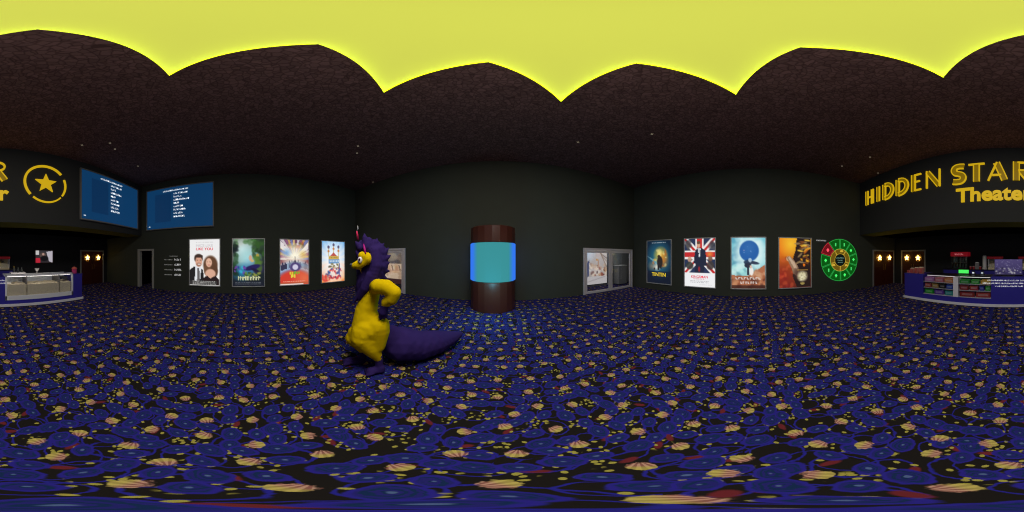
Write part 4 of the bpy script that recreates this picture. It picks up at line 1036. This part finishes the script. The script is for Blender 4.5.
# left side of the counter top
t = thing('bottle_tray', 'grey tray at the left end of the popcorn showcase top', 'tray', (-1.05, CY-0.42, CZ+0.05))
obj('tray_plate', B((-0.24, 0.24, -0.12, 0.12, 0, 0.015), bev=0.005), STEEL, t)
obj('tray_rim', B((-0.25, 0.25, 0.11, 0.12, 0, 0.05), (-0.25, 0.25, -0.12, -0.11, 0, 0.05), (-0.25, -0.24, -0.12, 0.12, 0, 0.05), (0.24, 0.25, -0.12, 0.12, 0, 0.05)), STEEL, t)
for dx, rgb, h, lb in ((0.12, (150, 130, 40), 0.24, 'yellow capped sauce bottle on the grey tray'), (-0.02, (70, 74, 72), 0.2, 'dark grey sauce bottle in the middle of the tray'), (-0.14, (110, 112, 108), 0.19, 'pale grey sauce bottle on the tray nearest the white goblet')):
    b2 = thing('sauce_bottle', lb, 'bottle', (-1.05+dx, CY-0.42, CZ+0.066), 0, 'bottles on the tray')
    bm = bmesh.new(); add_lathe(bm, [(0.035, 0), (0.04, 0.01), (0.04, h*0.6), (0.016, h*0.8)], 14); obj('bottle_body', bm, mat('bottle_glass_grey', (70, 74, 72), 0.3), b2)
    bm = bmesh.new(); add_lathe(bm, [(0.018, h*0.8), (0.018, h)], 12); obj('bottle_cap', bm, mat('cap_%d_%d_%d' % rgb, rgb, 0.4), b2)
t = thing('white_goblet', 'small white goblet standing alone on the popcorn showcase top', 'goblet', (-1.72, CY-0.40, CZ+0.05))
bm = bmesh.new(); add_lathe(bm, [(0.05, 0), (0.05, 0.01), (0.014, 0.02), (0.014, 0.06)], 16); obj('goblet_foot', bm, mat('white_plastic', (214, 210, 206), 0.5), t)
bm = bmesh.new(); add_lathe(bm, [(0.016, 0.06), (0.07, 0.12), (0.085, 0.17), (0.08, 0.172)], 16); obj('goblet_bowl', bm, mat('white_plastic', (214, 210, 206), 0.5), t)
t = thing('candy_jar', 'pink lidded candy jar on the left end of the navy counter', 'candy jar', (-3.08, CY-0.2, CZ))
bm = bmesh.new(); add_lathe(bm, [(0.07, 0), (0.085, 0.01), (0.095, 0.15), (0.08, 0.17)], 18); obj('jar_body', bm, mat('magenta_jar', (200, 60, 120), 0.4), t)
bm = bmesh.new(); add_lathe(bm, [(0.10, 0.17), (0.11, 0.19), (0.05, 0.24), (0.02, 0.25)], 18); obj('jar_lid', bm, mat('coral_lid', (226, 110, 96), 0.4), t)
bm = bmesh.new(); bmesh.ops.create_icosphere(bm, subdivisions=2, radius=0.022, matrix=Matrix.Translation((0, 0, 0.268))); obj('lid_knob', bm, DARKGREY, t)
# TV on the recess wall, its picture a glowing print
cv = Canvas(40, 28, (60, 56, 60), (50, 44, 48))
cv.rect(0.0, 0.0, 0.2, 0.35, (210, 206, 206)); cv.poly([(0.62, 0.1), (1, 0.02), (1, 1), (0.78, 0.9)], (196, 190, 200))
cv.rect(0.0, 0.6, 0.28, 1.0, (196, 40, 60)); cv.ell(0.42, 0.4, 0.18, 0.24, (90, 74, 70)); cv.ell(0.5, 0.66, 0.24, 0.22, (22, 20, 24)); cv.ell(0.44, 0.3, 0.07, 0.1, (190, 150, 136))
t = thing('wall_tv', 'dark framed TV hanging on the black wall above the popcorn showcase', 'picture', (-2.77, YF, 1.57), PI)
obj('tv_frame', B((-0.48, -0.44, -0.04, 0, -0.33, 0.33), (0.44, 0.48, -0.04, 0, -0.33, 0.33), (-0.44, 0.44, -0.04, 0, 0.29, 0.33), (-0.44, 0.44, -0.04, 0, -0.33, -0.29), bev=0.005), mat('brown_tv_frame', (70, 44, 36), 0.5), t)
obj('tv_back', B((-0.44, 0.44, -0.02, -0.001, -0.29, 0.29)), BACKING, t)
s = obj('picture_print', cv.mesh('print', 0.88, 0.58), print_mat('picture_ink', 0.8), t); s.location.y = -0.024

# ---------------------------------------------------------------- tiny star studs on the ceiling
STUD = mat('dim_star_stud', (190, 180, 150), 0.5, emit=(120, 110, 90), es=0.7)
studs = [(82, 145), (110, 143), (115, 149), (138, 166), (357, 153), (373, 182), (358, 96+50), (870, 157), (842, 166), (903, 166), (878, 173), (652, 134), (578, 142)]
for px, v in studs:
    a_ = bearing(px); d = (ZC-EYE)/math.tan(elev(v)); x, y = d*math.sin(a_), d*math.cos(a_)
    if not (XL+0.1 < x < XR-0.1 and YS+0.1 < y < YB-0.1): continue
    bm = bmesh.new(); add_prism(bm, star_pts(0.045, 0.014, 4), 0.012, lambda u, q, t_: (u, q, -t_))
    o = obj('ceiling_star', bm, STUD); o.location = (x, y, ZC); tag(o, 'tiny dim star stud on the dark ceiling away from the star light', 'star stud', 'star studs on the ceiling')

# ---------------------------------------------------------------- the creature
CDIST = 1.98; CA = bearing(372)
cr = thing('costumed_creature', 'purple maned creature with yellow body and big tail, hand on hip', 'creature', (CDIST*math.sin(CA), CDIST*math.cos(CA), 0), -CA)
def P(px, v, y=0.0):
    """local point: x backwards from its face, y away from the viewer, z up"""
    a_ = math.radians((px-372)*DEG); D = CDIST+y
    return Vector((D*math.tan(a_), y, EYE + D/math.cos(a_)*math.tan(elev(v))))
class Blob:
    def __init__(s): s.p = []
    def cap(s, a, ra, b_, rb, k): s.p.append((Vector(a), ra, Vector(b_), rb, k))
    def chain(s, pts, k):
        for (a, ra), (b_, rb) in zip(pts, pts[1:]): s.cap(a, ra, b_, rb, k)
    def dist(s, q, pr):
        a, ra, b_, rb, k = pr; d = b_-a; L = d.length_squared
        t_ = 0 if L < 1e-9 else max(0, min(1, (q-a).dot(d)/L))
        return (q-(a+d*t_)).length-(ra+(rb-ra)*t_)
    def build(s, name, mats, parent, voxel, smooth=4, shape=None):
        bm = bmesh.new()
        for a, ra, b_, rb, k in s.p:
            d = b_-a; L = d.length
            n = max(2, int(L/max(0.008, min(ra, rb)*0.5))+1)
            for i in range(n):
                t_ = i/(n-1); r = ra+(rb-ra)*t_
                bmesh.ops.create_icosphere(bm, subdivisions=2 if r > 0.03 else 1, radius=r, matrix=Matrix.Translation(a+d*t_))
        me = bpy.data.meshes.new(name); bm.to_mesh(me); bm.free()
        o = bpy.data.objects.new(name, me); C.objects.link(o)
        r = o.modifiers.new('r', 'REMESH'); r.mode = 'VOXEL'; r.voxel_size = voxel; r.use_smooth_shade = True
        sm = o.modifiers.new('s', 'SMOOTH'); sm.iterations = smooth; sm.factor = 0.5
        dg = bpy.context.evaluated_depsgraph_get()
        me2 = bpy.data.meshes.new_from_object(o.evaluated_get(dg)); bpy.data.objects.remove(o)
        me2.name = name; me2.materials.clear()
        for m_ in mats: me2.materials.append(m_)
        for f in me2.polygons:
            f.use_smooth = True
            if len(mats) > 1:
                q = f.center; f.material_index = min(s.p, key=lambda pr: s.dist(q, pr))[4]
        o = bpy.data.objects.new(name, me2); C.objects.link(o); o.parent = parent
        return o
FURY = mat('yellow_fur', (214, 182, 4), 0.9, spec=0.05, vary=0.08, scale=14)
FURP = mat('purple_fur', (51, 37, 94), 0.9, spec=0.05, vary=0.10, scale=10)
Y_, P_ = 0, 1
bd = Blob()
# trunk, belly, hips
bd.chain([(P(374, 284, 0.0), 0.105), (P(369, 300, 0.0), 0.125), (P(366, 312, 0.0), 0.145), (P(367, 325, -0.01), 0.195), (P(369, 333, -0.02), 0.215)], Y_)
bd.chain([(P(367, 329, -0.10), 0.15), (P(372, 338, -0.10), 0.14)], Y_)
bd.chain([(P(372, 281, 0.01), 0.07), (P(371, 268, 0.02), 0.06)], Y_)                       # neck
for s_ in (-1, 1): bd.chain([(P(374, 284, 0), 0.10), (P(378, 287, 0.17*s_), 0.085)], Y_)      # shoulders
# near leg: thigh forward, shank back to the heel, long foot
bd.chain([(P(377, 326, -0.10), 0.155), (P(364, 333, -0.11), 0.155), (P(362.5, 338, -0.12), 0.15), (P(371, 348, -0.13), 0.115), (P(377.5, 357, -0.14), 0.062)], Y_)
bd.chain([(P(377.5, 330, -0.10), 0.15), (P(377, 345, -0.12), 0.105)], Y_)
def foot(hx, hy, tx, ty, spread):
    heel = Vector((hx, hy, 0.052)); toe = Vector((tx, ty, 0.046)); n = (toe-heel).normalized(); sd = Vector((-n.y, n.x, 0))
    bd.chain([(heel+Vector((0, 0, 0.05)), 0.062), (heel+Vector((0, 0, 0.014)), 0.064), (toe+Vector((0, 0, 0.014)), 0.060)], P_)
    for q in (-1, 0, 1): bd.chain([(toe+sd*q*0.045, 0.034), (toe+n*0.055+sd*q*0.058+Vector((0, 0, -0.016)), 0.026)], P_)
nf = P(380, 365, -0.14)
foot(nf.x, -0.145, nf.x-0.10, -0.165, 1)
bd.chain([(P(379, 356, -0.14), 0.05), (Vector((nf.x-0.01, -0.145, 0.07)), 0.05)], P_)
# far leg stepping forward
bd.chain([(P(372, 328, 0.10), 0.16), (P(358, 333, 0.12), 0.14), (P(354, 338, 0.12), 0.12), (P(360, 346, 0.12), 0.08), (P(364, 352, 0.12), 0.05)], Y_)
ff = P(362, 356, 0.10)
foot(ff.x, 0.08, ff.x-0.17, 0.05, 1)
bd.chain([(P(364, 350, 0.11), 0.05), (Vector((ff.x, 0.08, 0.07)), 0.05)], P_)
# arms, hands on the hips
for s_, dy in ((-1, -0.17), (1, 0.17)):
    e_ = 0.10*s_
    bd.chain([(P(378, 286.5, dy), 0.092), (P(386.5, 287.5, dy+0.6*e_), 0.092), (P(394, 292.5, dy+e_), 0.082)], Y_)
    bd.chain([(P(394, 292.5, dy+e_), 0.082), (P(391.5, 299, dy+0.9*e_), 0.074), (P(386, 302.5, dy+0.6*e_), 0.058)], Y_)
    wr = P(384.5, 308, dy+0.5*e_); pm = P(382.8, 312.5, dy+0.4*e_)
    bd.chain([(P(386, 304.5, dy+0.6*e_), 0.048), (wr, 0.046), (pm, 0.052)], P_)
    for q, (dx, dz, ln) in enumerate(((-0.030, -0.045, 0.9), (-0.012, -0.058, 1.0), (0.010, -0.058, 1.0), (0.030, -0.048, 0.85))):
        k0 = pm+Vector((dx*0.9, 0.0, -0.022)); k1 = k0+Vector((dx*0.6, -0.008*s_*-1, dz*0.7*ln)); k2 = k1+Vector((dx*0.2+0.004, -0.012*s_, dz*0.55*ln))
        bd.chain([(k0, 0.016), (k1, 0.014), (k2, 0.011)], P_)
    bd.chain([(pm+Vector((0.028, 0, 0.016)), 0.017), (pm+Vector((0.062, 0.0, -0.005)), 0.014), (pm+Vector((0.075, 0.0, -0.035)), 0.011)], P_)
# head, muzzle, chin tuft
bd.chain([(P(367, 259, -0.075), 0.068), (P(364, 256.5, -0.085), 0.058), (P(361.3, 255.5, -0.085), 0.042)], Y_)
bd.chain([(P(368, 258, -0.055), 0.07), (P(372, 262, 0.0), 0.08)], Y_)
bd.chain([(P(363.5, 262, -0.08), 0.056), (P(358, 264.8, -0.08), 0.056), (P(353.8, 265.8, -0.08), 0.038)], Y_)
bd.chain([(P(361, 266, -0.07), 0.028), (P(360.5, 270, -0.07), 0.015), (P(361.5, 274, -0.07), 0.009)], Y_)
bd.chain([(P(360, 254, -0.075), 0.026), (P(362, 252.5, -0.075), 0.02)], Y_)
# tail
bd.chain([(P(384, 334, 0.08), 0.12), (P(391, 338, 0.10), 0.20), (P(401, 344, 0.10), 0.27), (P(418, 345.5, 0.14), 0.25), (P(434, 342.5, 0.20), 0.215), (P(447, 339, 0.26), 0.15), (P(458, 335, 0.30), 0.07), (P(463, 332, 0.33), 0.01)], P_)
body = bd.build('body', [FURY, FURP], cr, 0.0115, 13)
# mane
hr = Blob()
hr.chain([(P(368, 248, 0.06), 0.125), (P(376, 253, 0.05), 0.14), (P(376.5, 266, 0.04), 0.15), (P(373, 278, 0.03), 0.135)], 0)
hr.chain([(P(363.5, 246, 0.06), 0.085), (P(374, 246.5, 0.06), 0.095), (P(380, 252, 0.05), 0.085)], 0)
hr.chain([(P(364, 248, 0.07), 0.10), (P(364, 266, 0.08), 0.10), (P(364, 280, 0.04), 0.10), (P(362, 294, 0.05), 0.06)], 0)
hr.chain([(P(371, 276, -0.08), 0.07), (P(365, 288, -0.08), 0.06), (P(359, 299, -0.05), 0.028)], 0)
hr.chain([(P(374, 252, -0.04), 0.07), (P(376, 266, -0.07), 0.08), (P(372, 280, -0.08), 0.07)], 0)
g = random.Random(12)
def tuft(a, b_, r):
    b_ = a + (b_-a)*1.18; hr.chain([(a, r*0.9), (a.lerp(b_, 0.6), r*0.6), (b_, 0.008)], 0)
for (xa, va), (xb, vb), r in (((366, 246), (364.5, 235.5), 0.06), ((370, 245), (369.5, 238.5), 0.055), ((375, 248), (377, 240), 0.055), ((379, 251), (383, 244.5), 0.05),
                              ((382, 256), (387.5, 249), 0.05), ((383, 260), (389.5, 256), 0.05), ((384, 265), (389, 262.5), 0.045), ((383, 271), (388.5, 271), 0.045), ((381, 276), (386.5, 279), 0.045),
                              ((360, 248), (356.5, 242.5), 0.05), ((360, 258), (356.5, 252), 0.04), ((360, 282), (356.8, 290), 0.05), ((361, 290), (355.5, 301), 0.04), ((364, 292), (360, 303), 0.045), ((367, 286), (365.5, 298), 0.045)):
    for dy in (-0.02, 0.09): tuft(P(xa, va, dy+0.02), P(xb + g.random()-0.5, vb, dy+0.02), r)
hair = hr.build('mane', [mat('purple_mane', (48, 34, 86), 0.9, spec=0.05, vary=0.12, scale=10)], cr, 0.010, 1)
# ears with magenta streaks, eyes, nose
MAG = mat('magenta_streak', (176, 26, 130), 0.7)
bm = bmesh.new(); add_tube(bm, [P(363.6, 244, -0.065), P(364.4, 248, -0.10), P(365.6, 254, -0.125)], [0.006, 0.013, 0.008], 8); obj('ear_streak', bm, MAG, cr, True)
bm = bmesh.new(); add_tube(bm, [P(358.2, 240, 0.06), P(357.2, 234.5, 0.05), P(356.8, 231, 0.05)], [0.014, 0.012, 0.008], 8); e1 = obj('head_spike', bm, mat('pink_red_spike', (206, 40, 90), 0.6), cr, True)
bm = bmesh.new(); add_tube(bm, [P(356.8, 231, 0.05), P(358, 228.5, 0.05), P(357.6, 225.5, 0.05)], [0.008, 0.009, 0.003], 8); obj('spike_tip', bm, mat('pale_grey_tip', (150, 150, 150), 0.6), e1, True)
def ball(name, c, r, sc, m, par):
    bm = bmesh.new(); bmesh.ops.create_uvsphere(bm, u_segments=16, v_segments=10, radius=r)
    for v in bm.verts: v.co = Vector((v.co.x*sc[0], v.co.y*sc[1], v.co.z*sc[2])) + c
    return obj(name, bm, m, par, True)
for dy, s_ in ((-0.138, -1), (-0.028, 1)):
    c = P(360.0, 260.0, dy)
    e_ = ball('eye', c, 0.037, (0.75, 0.42, 1.0), mat('eye_white', (236, 232, 232), 0.3), cr)
    ball('iris', c+Vector((-0.006, 0.011*s_, 0.002)), 0.019, (0.7, 0.4, 1.0), mat('eye_iris_plum', (96, 40, 70), 0.3), e_)
    ball('pupil', c+Vector((-0.008, 0.017*s_, 0.002)), 0.010, (0.6, 0.4, 1.0), mat('eye_pupil_black', (14, 10, 14), 0.2), e_)
ball('nose', P(351.4, 264.8, -0.08), 0.024, (0.9, 1.0, 0.8), mat('grey_nose', (70, 72, 78), 0.4), cr)

# ---------------------------------------------------------------- added lights, none with a visible fixture
def area(name, loc, size, power, rgb=(1, 1, 1), rot=(0, 0, 0), shape='DISK', size_y=None, spread=PI):
    L = bpy.data.lights.new(name, 'AREA'); L.shape = shape; L.size = size; L.energy = power; L.color = rgb; L.spread = spread
    if size_y: L.size_y = size_y
    o = bpy.data.objects.new(name, L); C.objects.link(o); o.location = loc; o.rotation_euler = rot
    return o
area('star_fill', (SC.x, SC.y, ZC+0.03), 2.0, 170, (1.0, 0.94, 0.98))  # white fill added under the star panel to brighten the floor
def point(name, loc, power, rgb, radius):
    L = bpy.data.lights.new(name, 'POINT'); L.energy = power; L.color = rgb; L.shadow_soft_size = radius; L.specular_factor = 0.0
    o = bpy.data.objects.new(name, L); C.objects.link(o); o.location = loc
point('lobby_fill', (SC.x, SC.y, 3.3), 60, (1.0, 0.96, 0.92), 0.4)  # fill added in mid-air to lift ceiling and walls
point('aquarium_fill', (cd*math.sin(ca), cd*math.cos(ca)-1.15, 0.9), 30, (0.2, 0.75, 1.0), 0.3)  # cyan fill added before the column, imitates the aquarium's spill
area('hall_fill', (5.6, YB+0.75, 2.48), 0.9, 11, (1, 1, 1))  # unseen fills added to brighten the hall behind the glass
area('hall_fill', (-5.2, YB+0.75, 2.48), 0.9, 3, (1, 1, 1))
wd = bpy.data.worlds.new('dark'); bpy.context.scene.world = wd; wd.use_nodes = True
wd.node_tree.nodes['Background'].inputs[0].default_value = (0, 0, 0, 1)

# ---------------------------------------------------------------- camera: a full sphere view from eye height
cam = bpy.data.cameras.new('camera'); cam.type = 'PANO'
try: cam.panorama_type = 'EQUIRECTANGULAR'
except Exception: cam.cycles.panorama_type = 'EQUIRECTANGULAR'
co = bpy.data.objects.new('camera', cam); C.objects.link(co)
co.location = (0, 0, EYE); co.rotation_euler = (PI/2, 0, -math.radians(YAW))
sc = bpy.context.scene; sc.camera = co
vs = sc.view_settings
vs.view_transform = 'Standard'; vs.look = 'None'; vs.gamma = 1.0; vs.exposure = 0.0; vs.use_curve_mapping = False
try:
    sc.cycles.use_denoising = True; sc.cycles.filter_width = 1.1; sc.cycles.max_bounces = 8; sc.cycles.diffuse_bounces = 4; sc.cycles.transparent_max_bounces = 12
except Exception: pass
